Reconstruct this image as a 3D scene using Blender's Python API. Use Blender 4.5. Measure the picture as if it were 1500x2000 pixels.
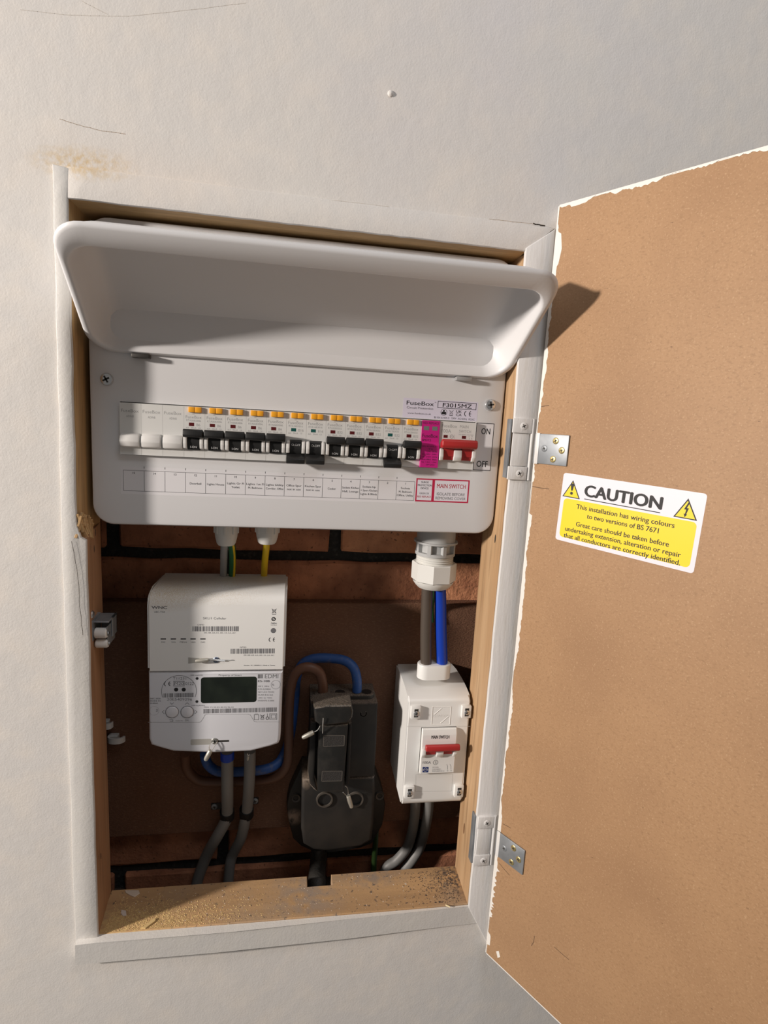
import bpy, bmesh, math, random
from mathutils import Vector, Matrix
from mathutils.geometry import tessellate_polygon

for o in list(bpy.data.objects): bpy.data.objects.remove(o, do_unlink=True)
S = bpy.context.scene
C = S.collection
RND = random.Random(7)

# ------------------------------------------------------------------ camera
Z0 = 1.5                                   # height of the scene datum above the room floor
F = 1100.0                                 # focal length in pixels of the 1500 x 2000 frame
CAM = Vector((0.15172, -0.50291, Z0 + 0.02969))
R = Matrix(((0.98677, 0.15918, -0.03074), (-0.15209, 0.97459, 0.16446), (0.05613, -0.15761, 0.98591)))
cd = bpy.data.cameras.new('camera'); cam = bpy.data.objects.new('camera', cd); C.objects.link(cam)
cx, cy, cz = R.col[0], R.col[1], R.col[2]
M = Matrix((( cx[0], cz[0], -cy[0], CAM[0]), (cx[1], cz[1], -cy[1], CAM[1]), (cx[2], cz[2], -cy[2], CAM[2]), (0, 0, 0, 1)))
cam.matrix_world = M
cd.sensor_fit = 'HORIZONTAL'; cd.sensor_width = 36; cd.lens = 36 * F / 1500; cd.clip_start = 0.01
S.camera = cam

# ------------------------------------------------------------------ light
W = bpy.data.worlds.new('room_light'); S.world = W; W.use_nodes = True
bg = W.node_tree.nodes['Background']; bg.inputs[0].default_value = (1.0, 0.95, 0.90, 1); bg.inputs[1].default_value = 0.15
def area(name, loc, target, size, power, col):
    l = bpy.data.lights.new(name, 'AREA'); l.shape = 'DISK'; l.size = size; l.energy = power; l.color = col
    o = bpy.data.objects.new(name, l); C.objects.link(o); o.location = loc
    o.rotation_euler = (Vector(target) - Vector(loc)).to_track_quat('-Z', 'Y').to_euler(); return o
area('room_lamp', (-1.85, -0.74, Z0 + 0.40), (0.2, 0.0, Z0 - 0.1), 0.15, 66, (1.0, 0.905, 0.825))
area('ceiling_light', (0.6, -0.75, Z0 + 1.35), (0.4, 0.0, Z0), 0.7, 5.5, (0.93, 0.95, 1.0))
S.view_settings.view_transform = 'Standard'; S.view_settings.look = 'None'
S.view_settings.gamma = 1; S.view_settings.use_curve_mapping = False
S.view_settings.exposure = 0.0

# ------------------------------------------------------------------ pixel helpers
def ray(u, v): return R @ Vector(((u - 750) / F, 1, (1000 - v) / F))
def PY(u, v, Y):
    r = ray(u, v); t = (Y - CAM.y) / r.y; return CAM + r * t
class Pl:
    """a plane in the place: origin, two in-plane axes, normal towards the viewer"""
    def __init__(s, o, ux, uz): s.o = Vector(o); s.ux = Vector(ux).normalized(); s.uz = Vector(uz).normalized(); s.n = s.ux.cross(s.uz)
    def px(s, u, v):
        r = ray(u, v); t = (s.o - CAM).dot(s.n) / r.dot(s.n); p = CAM + r * t - s.o
        return p.dot(s.ux), p.dot(s.uz)
    def pt(s, a, b, e=0.0): return s.o + s.ux * a + s.uz * b + s.n * e
def plY(Y): return Pl((0, Y, 0), (1, 0, 0), (0, 0, 1))

# ------------------------------------------------------------------ materials
MATS = {}
def mat(name, col, rough=0.5, metal=0.0, bump=None, vary=None, coat=0.0, spec=0.5):
    """bump=(scale, strength, distance); vary=(scale, other colour, lo, hi[, stretch xyz])"""
    if name in MATS: return MATS[name]
    m = bpy.data.materials.new(name); m.use_nodes = True; nt = m.node_tree; b = nt.nodes['Principled BSDF']
    b.inputs['Base Color'].default_value = (*col, 1); b.inputs['Roughness'].default_value = rough
    b.inputs['Metallic'].default_value = metal; b.inputs['Coat Weight'].default_value = coat
    b.inputs['Specular IOR Level'].default_value = spec
    tc = nt.nodes.new('ShaderNodeTexCoord')
    if vary:
        vs = vary if isinstance(vary, list) else [vary]
        prev = None
        for q in vs:
            mp = nt.nodes.new('ShaderNodeMapping'); nt.links.new(tc.outputs['Object'], mp.inputs[0])
            if len(q) > 4: mp.inputs['Scale'].default_value = q[4]
            n = nt.nodes.new('ShaderNodeTexNoise'); n.inputs['Scale'].default_value = q[0]; n.inputs['Detail'].default_value = 6
            nt.links.new(mp.outputs[0], n.inputs['Vector'])
            r = nt.nodes.new('ShaderNodeMapRange'); r.inputs[1].default_value = q[2]; r.inputs[2].default_value = q[3]
            nt.links.new(n.outputs['Fac'], r.inputs[0])
            mx = nt.nodes.new('ShaderNodeMix'); mx.data_type = 'RGBA'
            nt.links.new(r.outputs[0], mx.inputs[0])
            if prev: nt.links.new(prev, mx.inputs[6])
            else: mx.inputs[6].default_value = (*col, 1)
            mx.inputs[7].default_value = (*q[1], 1); prev = mx.outputs[2]
        nt.links.new(prev, b.inputs['Base Color'])
    if bump:
        bs = bump if isinstance(bump, list) else [bump]; prev = None
        for q in bs:
            n = nt.nodes.new('ShaderNodeTexNoise'); n.inputs['Scale'].default_value = q[0]; n.inputs['Detail'].default_value = 4
            if len(q) > 3:
                mp = nt.nodes.new('ShaderNodeMapping'); nt.links.new(tc.outputs['Object'], mp.inputs[0]); mp.inputs['Scale'].default_value = q[3]
                nt.links.new(mp.outputs[0], n.inputs['Vector'])
            else: nt.links.new(tc.outputs['Object'], n.inputs['Vector'])
            bp = nt.nodes.new('ShaderNodeBump'); bp.inputs['Strength'].default_value = q[1]; bp.inputs['Distance'].default_value = q[2]
            nt.links.new(n.outputs['Fac'], bp.inputs['Height'])
            if prev: nt.links.new(prev, bp.inputs['Normal'])
            prev = bp.outputs[0]
        nt.links.new(prev, b.inputs['Normal'])
    MATS[name] = m; return m
def base_input(m):
    b = m.node_tree.nodes['Principled BSDF'].inputs['Base Color']
    return b
def mix_over(m, fac_socket, col):
    """mix colour col over the material's base colour by a factor socket"""
    nt = m.node_tree; b = base_input(m)
    mx = nt.nodes.new('ShaderNodeMix'); mx.data_type = 'RGBA'
    if b.is_linked: nt.links.new(b.links[0].from_socket, mx.inputs[6])
    else: mx.inputs[6].default_value = b.default_value
    mx.inputs[7].default_value = (*col, 1); nt.links.new(fac_socket, mx.inputs[0]); nt.links.new(mx.outputs[2], b)
def dust(m, col, scale=90, lo=0.35, hi=0.6, amount=0.9):
    """settled dust: lies on faces that look upwards, broken up by noise"""
    nt = m.node_tree; g = nt.nodes.new('ShaderNodeNewGeometry'); sx = nt.nodes.new('ShaderNodeSeparateXYZ'); nt.links.new(g.outputs['True Normal'], sx.inputs[0])
    r = nt.nodes.new('ShaderNodeMapRange'); r.inputs[1].default_value = 0.25; r.inputs[2].default_value = 0.7; nt.links.new(sx.outputs['Z'], r.inputs[0])
    tc = nt.nodes.new('ShaderNodeTexCoord'); n = nt.nodes.new('ShaderNodeTexNoise'); n.inputs['Scale'].default_value = scale; n.inputs['Detail'].default_value = 8
    nt.links.new(tc.outputs['Object'], n.inputs['Vector'])
    r2 = nt.nodes.new('ShaderNodeMapRange'); r2.inputs[1].default_value = lo; r2.inputs[2].default_value = hi; nt.links.new(n.outputs['Fac'], r2.inputs[0])
    mu = nt.nodes.new('ShaderNodeMath'); mu.operation = 'MULTIPLY'; nt.links.new(r.outputs[0], mu.inputs[0]); nt.links.new(r2.outputs[0], mu.inputs[1])
    m2 = nt.nodes.new('ShaderNodeMath'); m2.operation = 'MULTIPLY'; m2.inputs[1].default_value = amount; nt.links.new(mu.outputs[0], m2.inputs[0])
    mix_over(m, m2.outputs[0], col)
def spot(m, centre, radii, col, amount=1.0, nscale=60, lo=0.3, hi=0.6):
    """a stain with a shape of its own: an ellipsoid broken up by noise"""
    nt = m.node_tree; tc = nt.nodes.new('ShaderNodeTexCoord')
    mp = nt.nodes.new('ShaderNodeMapping'); mp.vector_type = 'TEXTURE'; mp.inputs['Location'].default_value = centre; mp.inputs['Scale'].default_value = radii
    nt.links.new(tc.outputs['Object'], mp.inputs[0])
    ln = nt.nodes.new('ShaderNodeVectorMath'); ln.operation = 'LENGTH'; nt.links.new(mp.outputs[0], ln.inputs[0])
    r = nt.nodes.new('ShaderNodeMapRange'); r.inputs[1].default_value = 1.0; r.inputs[2].default_value = 0.25; nt.links.new(ln.outputs['Value'], r.inputs[0])
    n = nt.nodes.new('ShaderNodeTexNoise'); n.inputs['Scale'].default_value = nscale; n.inputs['Detail'].default_value = 8; nt.links.new(tc.outputs['Object'], n.inputs['Vector'])
    r2 = nt.nodes.new('ShaderNodeMapRange'); r2.inputs[1].default_value = lo; r2.inputs[2].default_value = hi; nt.links.new(n.outputs['Fac'], r2.inputs[0])
    mu = nt.nodes.new('ShaderNodeMath'); mu.operation = 'MULTIPLY'; nt.links.new(r.outputs[0], mu.inputs[0]); nt.links.new(r2.outputs[0], mu.inputs[1])
    m2 = nt.nodes.new('ShaderNodeMath'); m2.operation = 'MULTIPLY'; m2.inputs[1].default_value = amount; nt.links.new(mu.outputs[0], m2.inputs[0])
    mix_over(m, m2.outputs[0], col)

PAINT = mat('wall_paint', (0.72, 0.695, 0.66), 0.62, bump=[(650, 0.15, 0.0010), (90, 0.18, 0.0014), (9, 0.12, 0.008)], vary=[(3, (0.70, 0.68, 0.66), 0.4, 0.7), (40, (0.76, 0.72, 0.67), 0.45, 0.7)])
GLOSS = mat('trim_paint', (0.66, 0.645, 0.62), 0.5, bump=[(500, 0.16, 0.001), (70, 0.2, 0.0015)], vary=(30, (0.69, 0.67, 0.63), 0.4, 0.7))
GLOSSR = mat('hinge_side_paint', (0.72, 0.71, 0.70), 0.42, bump=[(60, 0.22, 0.0012, (6, 6, 0.6)), (300, 0.15, 0.0008)], vary=(50, (0.67, 0.65, 0.61), 0.52, 0.8, (4, 4, 0.5)))
def wood(name, a, b, dirv, rough=0.6, rings=(0, 0)):
    return mat(name, a, rough, bump=(260, 0.15, 0.0006, dirv), vary=[(38, b, 0.35, 0.68, dirv), (150, tuple(c * 0.72 for c in a), 0.5, 0.72, dirv), (420, tuple(c * 0.82 for c in b), 0.5, 0.75, dirv)])
WOODV = wood('pine_upright', (0.44, 0.27, 0.14), (0.55, 0.37, 0.21), (1, 1, 0.06))
WOODL = wood('pine_upright_left', (0.42, 0.22, 0.115), (0.48, 0.28, 0.155), (1, 1, 0.06))
WOODLU = wood('pine_upright_raw', (0.56, 0.36, 0.17), (0.40, 0.24, 0.10), (1, 1, 0.05))
WOODH = wood('pine_across', (0.55, 0.36, 0.17), (0.40, 0.25, 0.11), (0.05, 1, 1))
WOODS = mat('pine_sill', (0.52, 0.32, 0.155), 0.75, bump=[(260, 0.2, 0.0008, (0.06, 1, 1)), (500, 0.2, 0.0008)],
            vary=[(60, (0.36, 0.22, 0.11), 0.4, 0.75, (0.06, 1, 1)), (14, (0.38, 0.26, 0.16), 0.5, 0.68), (300, (0.14, 0.10, 0.07), 0.62, 0.70), (120, (0.62, 0.54, 0.44), 0.70, 0.76)])
MDF = mat('mdf', (0.385, 0.228, 0.118), 0.62, bump=(900, 0.08, 0.0005),
          vary=[(9, (0.33, 0.19, 0.098), 0.42, 0.68), (420, (0.31, 0.18, 0.09), 0.5, 0.72, (1, 1, 1.6)), (800, (0.46, 0.295, 0.165), 0.56, 0.74), (200, (0.18, 0.10, 0.05), 0.70, 0.76, (1.6, 1, 3.2)), (140, (0.50, 0.33, 0.19), 0.72, 0.79, (3, 1, 1.2))])
MDFE = mat('mdf_edge', (0.66, 0.56, 0.44), 0.7)
BRICK = mat('brick', (0.50, 0.21, 0.11), 0.9, bump=[(300, 0.5, 0.002), (60, 0.5, 0.003)], vary=[(30, (0.24, 0.095, 0.05), 0.35, 0.7), (260, (0.05, 0.03, 0.02), 0.62, 0.75)])
BRICK_LIT = mat('brick_lit', (0.72, 0.33, 0.17), 0.9, bump=[(300, 0.5, 0.002), (60, 0.5, 0.003)], vary=[(30, (0.38, 0.15, 0.075), 0.4, 0.7), (260, (0.05, 0.03, 0.02), 0.62, 0.75)])  # same brick, brighter: lamplight on the right-hand bricks put into the colour
MORTAR = mat('black_mortar', (0.022, 0.022, 0.02), 0.95, bump=(220, 0.7, 0.004), vary=(160, (0.06, 0.055, 0.05), 0.55, 0.75))
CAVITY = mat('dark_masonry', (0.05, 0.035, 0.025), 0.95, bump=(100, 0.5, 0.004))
BOARD = mat('particle_board', (0.16, 0.075, 0.042), 0.85, bump=(500, 0.6, 0.0015, (1, 1, 2)), vary=[(260, (0.22, 0.115, 0.065), 0.52, 0.72, (1, 1, 3)), (520, (0.42, 0.27, 0.17), 0.66, 0.74, (1.5, 1, 3))])
CUW = mat('white_powder_coat', (0.72, 0.72, 0.73), 0.42, bump=(900, 0.05, 0.0004))
MODW = mat('white_moulding', (0.70, 0.70, 0.68), 0.38)
MODW2 = mat('white_moulding_lever_guard', (0.74, 0.73, 0.71), 0.4)
PLW = mat('meter_white', (0.78, 0.78, 0.76), 0.42)
PLG = mat('meter_pale_grey', (0.68, 0.69, 0.73), 0.42)
ISOW = mat('isolator_white', (0.80, 0.80, 0.78), 0.35)
BLK = mat('black_plastic', (0.012, 0.012, 0.012), 0.45)
INK = mat('black_ink', (0.012, 0.012, 0.014), 0.6)
INKG = mat('grey_ink', (0.16, 0.16, 0.17), 0.6)
INKL = mat('pale_grey_ink', (0.33, 0.33, 0.33), 0.6)
INKW = mat('white_ink', (0.55, 0.55, 0.55), 0.6)
INKR = mat('red_ink', (0.45, 0.02, 0.04), 0.6)
INKM = mat('purple_ink', (0.10, 0.005, 0.05), 0.6)
STW = mat('white_sticker', (0.76, 0.74, 0.80), 0.45)
STL = mat('lilac_sticker', (0.70, 0.67, 0.80), 0.45)
STP = mat('paper_sticker', (0.74, 0.73, 0.75), 0.6)
YEL = mat('yellow_print', (0.86, 0.64, 0.005), 0.45)
ORG = mat('orange_plastic', (0.90, 0.40, 0.02), 0.4)
RED = mat('red_plastic', (0.40, 0.022, 0.022), 0.42)
DRED = mat('dark_red_window', (0.10, 0.008, 0.01), 0.3)
TEAL = mat('green_window', (0.01, 0.09, 0.08), 0.3)
MAG = mat('magenta_face', (0.56, 0.012, 0.22), 0.4)
GWIN = mat('grey_green_window', (0.17, 0.20, 0.18), 0.3)
ZINC = mat('zinc_steel', (0.27, 0.29, 0.31), 0.5, metal=0.6, bump=(120, 0.1, 0.0006), vary=(60, (0.38, 0.40, 0.42), 0.4, 0.7))
STEEL = mat('bright_steel', (0.66, 0.67, 0.68), 0.25, metal=0.9)
BRASS = mat('yellow_passivated', (0.62, 0.50, 0.22), 0.35, metal=0.85)
DARKS = mat('dark_recess', (0.03, 0.028, 0.025), 0.7)
CGREY = mat('grey_cable', (0.20, 0.20, 0.195), 0.5)
CGREYL = mat('pale_grey_cable', (0.36, 0.36, 0.36), 0.45)
CBLUE = mat('blue_cable', (0.006, 0.045, 0.40), 0.34)
CBLUED = mat('dusty_blue_cable', (0.02, 0.075, 0.26), 0.55, vary=(200, (0.12, 0.12, 0.16), 0.55, 0.8))
CBRN = mat('grey_brown_cable', (0.085, 0.068, 0.055), 0.35)
CBRNR = mat('red_brown_cable', (0.12, 0.055, 0.032), 0.5)
CYEL = mat('yellow_cable', (0.75, 0.52, 0.01), 0.4)
CGRN = mat('green_cable', (0.012, 0.14, 0.05), 0.45)
CGRND = mat('dark_green_cable', (0.03, 0.07, 0.015), 0.5)
CBLK = mat('black_cable', (0.022, 0.02, 0.017), 0.6, bump=(300, 0.4, 0.002))
GLAND = mat('gland_grey', (0.44, 0.45, 0.45), 0.42)
GLANDW = mat('gland_white', (0.72, 0.72, 0.69), 0.4)
CUT = mat('black_bakelite', (0.009, 0.0085, 0.008), 0.6, vary=(45, (0.020, 0.017, 0.014), 0.42, 0.7)); dust(CUT, (0.20, 0.155, 0.12), 700, 0.25, 0.65, 0.85)
_f = PY(574, 1596, .098); spot(CUT, (_f.x, _f.y, _f.z), (0.012, 0.02, 0.012), (0.30, 0.22, 0.17), 0.9, 200, 0.3, 0.55)
_f = PY(598, 1512, .08); spot(CUT, (_f.x, _f.y, _f.z), (0.008, 0.03, 0.016), (0.26, 0.20, 0.15), 0.8, 200, 0.3, 0.55)
CUTC = mat('carrier_bakelite', (0.014, 0.014, 0.013), 0.38, vary=(60, (0.035, 0.032, 0.028), 0.45, 0.7)); dust(CUTC, (0.24, 0.20, 0.16), 900, 0.3, 0.7, 0.75)
LEAD = mat('crimped_alloy', (0.52, 0.50, 0.44), 0.45, metal=0.7)
WIRE = mat('seal_wire', (0.62, 0.62, 0.60), 0.35, metal=0.6)
LCD = mat('display_glass', (0.007, 0.011, 0.008), 0.28, vary=(60, (0.014, 0.02, 0.014), 0.4, 0.7))
NYL = mat('white_nylon', (0.74, 0.72, 0.68), 0.4)
CLIPW = mat('clip_white', (0.62, 0.60, 0.57), 0.5)
SAW = mat('sawdust_flakes', (0.62, 0.44, 0.20), 0.9)
GRIT = mat('dark_grit', (0.07, 0.05, 0.04), 0.9)
CHIP = mat('pale_flake', (0.62, 0.52, 0.42), 0.8)
DUSTPLW = PLW.copy(); DUSTPLW.name = 'hub_white_dusty'; MATS['hub_white_dusty'] = DUSTPLW
_d = PY(330, 1150, 0.055); spot(DUSTPLW, (_d.x, _d.y, _d.z), (0.050, 0.05, 0.020), (0.50, 0.37, 0.20), 0.9, 1500, 0.36, 0.64)
spot(DUSTPLW, (_d.x + 0.05, _d.y, _d.z), (0.06, 0.05, 0.014), (0.50, 0.40, 0.27), 0.7, 1700, 0.46, 0.66)
_s = PY(160, 316, 0.0); spot(PAINT, (_s.x, _s.y, _s.z), (0.045, 0.05, 0.015), (0.60, 0.42, 0.17), 0.8, 240, 0.35, 0.62)
for u, v, rx, rz, c in ((250, 330, .16, .03, (.72, .63, .55)), (1000, 150, .2, .2, (.68, .66, .68))):
    _s = PY(u, v, 0.004); spot(PAINT, (_s.x, _s.y, _s.z), (rx, .05, rz), c, 0.5, 12, 0.3, 0.7)
_s = PY(560, 1700, 0.03); spot(WOODS, (PY(600, 1750, .02).x, 0.03, PY(600, 1750, .02).z), (0.05, 0.05, 0.05), (0.26, 0.22, 0.19), 0.7, 90, 0.35, 0.6)
spot(WOODS, (PY(890, 1710, .04).x, 0.04, PY(890, 1710, .04).z), (0.04, 0.035, 0.05), (0.10, 0.08, 0.07), 0.9, 300, 0.42, 0.6)
spot(WOODS, (PY(240, 1800, .01).x, 0.01, PY(240, 1800, .01).z), (0.07, 0.03, 0.05), (0.60, 0.42, 0.18), 0.9, 300, 0.38, 0.6)
spot(WOODS, (PY(730, 1705, .045).x, 0.05, PY(730, 1705, .045).z), (0.05, 0.02, 0.05), (0.22, 0.19, 0.17), 0.7, 120, 0.35, 0.6)

# ------------------------------------------------------------------ mesh helpers
class MB:
    def __init__(s, xf=None): s.bm = bmesh.new(); s.xf = xf
    def _t(s, vs, xf):
        if xf is not None:
            for v in vs: v.co = xf @ v.co
    def add(s, verts, faces, xf=None):
        vs = [s.bm.verts.new(v) for v in verts]
        for f in faces:
            try: s.bm.faces.new([vs[i] for i in f])
            except ValueError: pass
        s._t(vs, xf); return vs
    def box(s, x0, x1, y0, y1, z0, z1, r=0.0, seg=2, xf=None):
        b = bmesh.new(); bmesh.ops.create_cube(b, size=1)
        for v in b.verts: v.co = Vector(((x0 + x1) / 2 + v.co.x * (x1 - x0), (y0 + y1) / 2 + v.co.y * (y1 - y0), (z0 + z1) / 2 + v.co.z * (z1 - z0)))
        if r > 0: bmesh.ops.bevel(b, geom=list(b.edges), offset=r, segments=seg, profile=0.5, affect='EDGES')
        s.join(b, xf); return s
    def join(s, b, xf=None):
        b.verts.ensure_lookup_table(); b.verts.index_update()
        vs = [s.bm.verts.new(v.co) for v in b.verts]
        for f in b.faces:
            try: s.bm.faces.new([vs[v.index] for v in f.verts])
            except ValueError: pass
        s._t(vs, xf); b.free()
    def prism(s, poly, y0, y1, r=0.0, seg=2, axis='Y', xf=None, allr=False):
        """polygon (a, b) extruded along axis; r bevels the edges of the y0 face"""
        b = bmesh.new()
        def co(a, c, d): return {'Y': (a, d, c), 'X': (d, a, c), 'Z': (a, c, d)}[axis]
        f0 = [b.verts.new(co(a, c, y0)) for a, c in poly]; f1 = [b.verts.new(co(a, c, y1)) for a, c in poly]
        n = len(poly); top = b.faces.new(f0); b.faces.new(f1[::-1])
        for i in range(n): b.faces.new([f0[i], f1[i], f1[(i + 1) % n], f0[(i + 1) % n]])
        bmesh.ops.recalc_face_normals(b, faces=list(b.faces))
        if r > 0:
            ed = list(b.edges) if allr else list(top.edges)
            bmesh.ops.bevel(b, geom=ed, offset=r, segments=seg, profile=0.5, affect='EDGES')
        s.join(b, xf); return s
    def cyl(s, p0, p1, r0, r1=None, n=20, cap=True):
        r1 = r0 if r1 is None else r1
        return s.lathe([(0, 0), (r0, 0), (r1, (Vector(p1) - Vector(p0)).length), (0, (Vector(p1) - Vector(p0)).length)] if cap else [(r0, 0), (r1, (Vector(p1) - Vector(p0)).length)], p0, Vector(p1) - Vector(p0), n)
    def lathe(s, prof, origin, axis, n=24, rot=0.0):
        axis = Vector(axis).normalized(); q = axis.to_track_quat('Z', 'Y').to_matrix().to_4x4(); xf = Matrix.Translation(origin) @ q
        rings = []
        for r, h in prof:
            if r < 1e-9: rings.append([s.bm.verts.new(xf @ Vector((0, 0, h)))])
            else: rings.append([s.bm.verts.new(xf @ Vector((r * math.cos(rot + 2 * math.pi * i / n), r * math.sin(rot + 2 * math.pi * i / n), h))) for i in range(n)])
        for a, b in zip(rings, rings[1:]):
            for i in range(n):
                j = (i + 1) % n
                if len(a) == 1 and len(b) == 1: continue
                if len(a) == 1: s.bm.faces.new([a[0], b[j], b[i]][::-1])
                elif len(b) == 1: s.bm.faces.new([a[i], a[j], b[0]])
                else: s.bm.faces.new([a[i], a[j], b[j], b[i]])
        return s
    def tube(s, pts, r, n=12, smooth=6, rf=None):
        P = [Vector(p) for p in pts]
        if smooth and len(P) > 2:
            Q = []
            for i in range(len(P) - 1):
                p0 = P[max(i - 1, 0)]; p1 = P[i]; p2 = P[i + 1]; p3 = P[min(i + 2, len(P) - 1)]
                for k in range(smooth):
                    t = k / smooth
                    Q.append(0.5 * ((2 * p1) + (p2 - p0) * t + (2 * p0 - 5 * p1 + 4 * p2 - p3) * t * t + (3 * p1 - p0 - 3 * p2 + p3) * t ** 3))
            Q.append(P[-1]); P = Q
        t0 = (P[1] - P[0]).normalized(); nv = t0.orthogonal().normalized(); prev = None
        for i, p in enumerate(P):
            t = (P[min(i + 1, len(P) - 1)] - P[max(i - 1, 0)]).normalized()
            nv = (nv - t * nv.dot(t)).normalized(); bn = t.cross(nv)
            rr = rf(i / (len(P) - 1)) * r if rf else r
            ring = [s.bm.verts.new(p + nv * rr * math.cos(2 * math.pi * k / n) + bn * rr * math.sin(2 * math.pi * k / n)) for k in range(n)]
            if prev:
                for k in range(n): s.bm.faces.new([prev[k], prev[(k + 1) % n], ring[(k + 1) % n], ring[k]])
            else: s.bm.faces.new(ring[::-1])
            prev = ring
        s.bm.faces.new(prev); return s
    def flat(s, pl, poly, e0, e1=None, k=0.22):
        """polygon in plane coordinates, printed (e1 None) or a thin sheet from e0 to e1; k thins the film"""
        e0 *= k; e1 = None if e1 is None else e1 * k
        if e1 is None:
            tri = tessellate_polygon([[Vector((a, b, 0)) for a, b in poly]])
            vs = [s.bm.verts.new(pl.pt(a, b, e0)) for a, b in poly]
            for t in tri:
                try:
                    f = s.bm.faces.new([vs[i] for i in t]); f.normal_update()
                    if f.normal.dot(pl.n) < 0: f.normal_flip()
                except ValueError: pass
        else:
            f0 = [s.bm.verts.new(pl.pt(a, b, e0)) for a, b in poly]; f1 = [s.bm.verts.new(pl.pt(a, b, e1)) for a, b in poly]; n = len(poly)
            fs = [s.bm.faces.new(f0), s.bm.faces.new(f1[::-1])] + [s.bm.faces.new([f0[i], f1[i], f1[(i + 1) % n], f0[(i + 1) % n]]) for i in range(n)]
            bmesh.ops.recalc_face_normals(s.bm, faces=fs)
        return s
    def stroke(s, pl, pts, w, e, close=False):
        P = list(pts) + ([pts[0]] if close else [])
        for (a, b), (c, d) in zip(P, P[1:]):
            L = math.hypot(c - a, d - b)
            if L < 1e-7: continue
            dx, dy = (c - a) / L * w / 2, (d - b) / L * w / 2
            s.flat(pl, [(a - dx + dy, b - dy - dx), (c + dx + dy, d + dy - dx), (c + dx - dy, d + dy + dx), (a - dx - dy, b - dy + dx)], e)
        return s
    def text(s, pl, txt, a, b, w=None, h=None, e=0.0002, bold=0.0, align='L', xsc=1.0):
        """lettering on a plane: bounding box width w and / or cap height h, anchored at (a, b) = left (or centre) and bottom"""
        e *= 0.22
        cu = bpy.data.curves.new('lettering', 'FONT'); cu.body = txt; cu.size = 1; cu.resolution_u = 4
        ob = bpy.data.objects.new('lettering', cu); me = bpy.data.meshes.new_from_object(ob)
        if not me.vertices: bpy.data.objects.remove(ob); bpy.data.curves.remove(cu); return s
        xs = [v.co.x for v in me.vertices]; x0, x1 = min(xs), max(xs)
        cap = 0.72
        if h: sy = h / cap; sx = (w / (x1 - x0)) if w else sy * xsc
        else: sx = w / (x1 - x0); sy = sx / xsc
        off = -x0 * sx if align == 'L' else (-(x0 + x1) / 2 * sx if align == 'C' else -x1 * sx)
        for q_, (dx, dy) in enumerate(((0, 0),) if bold <= 0 else ((-bold, 0), (bold, 0), (0, -bold * .5), (0, bold * .5))):   # heavier weight: the glyphs struck again, slightly shifted
            vs = [s.bm.verts.new(pl.pt(a + off + (v.co.x + dx) * sx, b + (v.co.y + dy) * sy, e + q_ * 8e-6)) for v in me.vertices]
            for p in me.polygons:
                try: s.bm.faces.new([vs[i] for i in p.vertices])
                except ValueError: pass
        bpy.data.objects.remove(ob); bpy.data.meshes.remove(me); bpy.data.curves.remove(cu); return s
    def tpx(s, pl, txt, u0, v0, u1, v1, h, e=0.0002, bold=0.0):
        """lettering between two pixels at the ends of its baseline"""
        a0, b0 = pl.px(u0, v0); a1, b1 = pl.px(u1, v1)
        q = Pl(pl.pt(a0, b0), pl.pt(a1, b1) - pl.pt(a0, b0), pl.uz); q.uz = pl.n.cross(q.ux); q.n = pl.n
        return s.text(q, txt, 0, 0, w=math.hypot(a1 - a0, b1 - b0), h=h, e=e, bold=bold)
    def done(s, name, m, parent=None, angle=32, flatshade=False):
        bmesh.ops.recalc_face_normals(s.bm, faces=[f for f in s.bm.faces]) if not flatshade else None
        me = bpy.data.meshes.new(name); s.bm.to_mesh(me); s.bm.free()
        me.materials.append(m)
        if not flatshade:
            for p in me.polygons: p.use_smooth = True
            me.set_sharp_from_angle(angle=math.radians(angle))
        o = bpy.data.objects.new(name, me); C.objects.link(o)
        if parent is not None:
            o.parent = parent; o.matrix_parent_inverse = wm(parent).inverted()
        return o
def wm(o):
    m = o.matrix_basis.copy()
    if o.parent: m = wm(o.parent) @ o.matrix_parent_inverse @ m
    return m
def prt(o_mb, name, m, parent): return o_mb.done(name, m, parent, flatshade=True)
def thing(name, label, cat, loc=(0, 0, 0), group=None, rotz=0.0):
    o = bpy.data.objects.new(name, None); o.empty_display_size = 0.02; C.objects.link(o); o.location = loc; o.rotation_euler = (0, 0, rotz)
    o['label'] = label; o['category'] = cat
    if group: o['group'] = group
    return o
def tag(o, label, cat, group=None):
    o['label'] = label; o['category'] = cat
    if group: o['group'] = group
    return o
def struct(o, label=None):
    o['kind'] = 'structure'
    if label: o['label'] = label
    return o
def rrect(x0, x1, z0, z1, r, n=6):
    out = []
    for cx_, cz_, a0 in ((x1 - r, z1 - r, 0), (x0 + r, z1 - r, 90), (x0 + r, z0 + r, 180), (x1 - r, z0 + r, 270)):
        for k in range(n + 1):
            a = math.radians(a0 + 90 * k / n); out.append((cx_ + r * math.cos(a), cz_ + r * math.sin(a)))
    return out
def circ(a, b, r, n=24): return [(a + r * math.cos(2 * math.pi * i / n), b + r * math.sin(2 * math.pi * i / n)) for i in range(n)]
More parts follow.
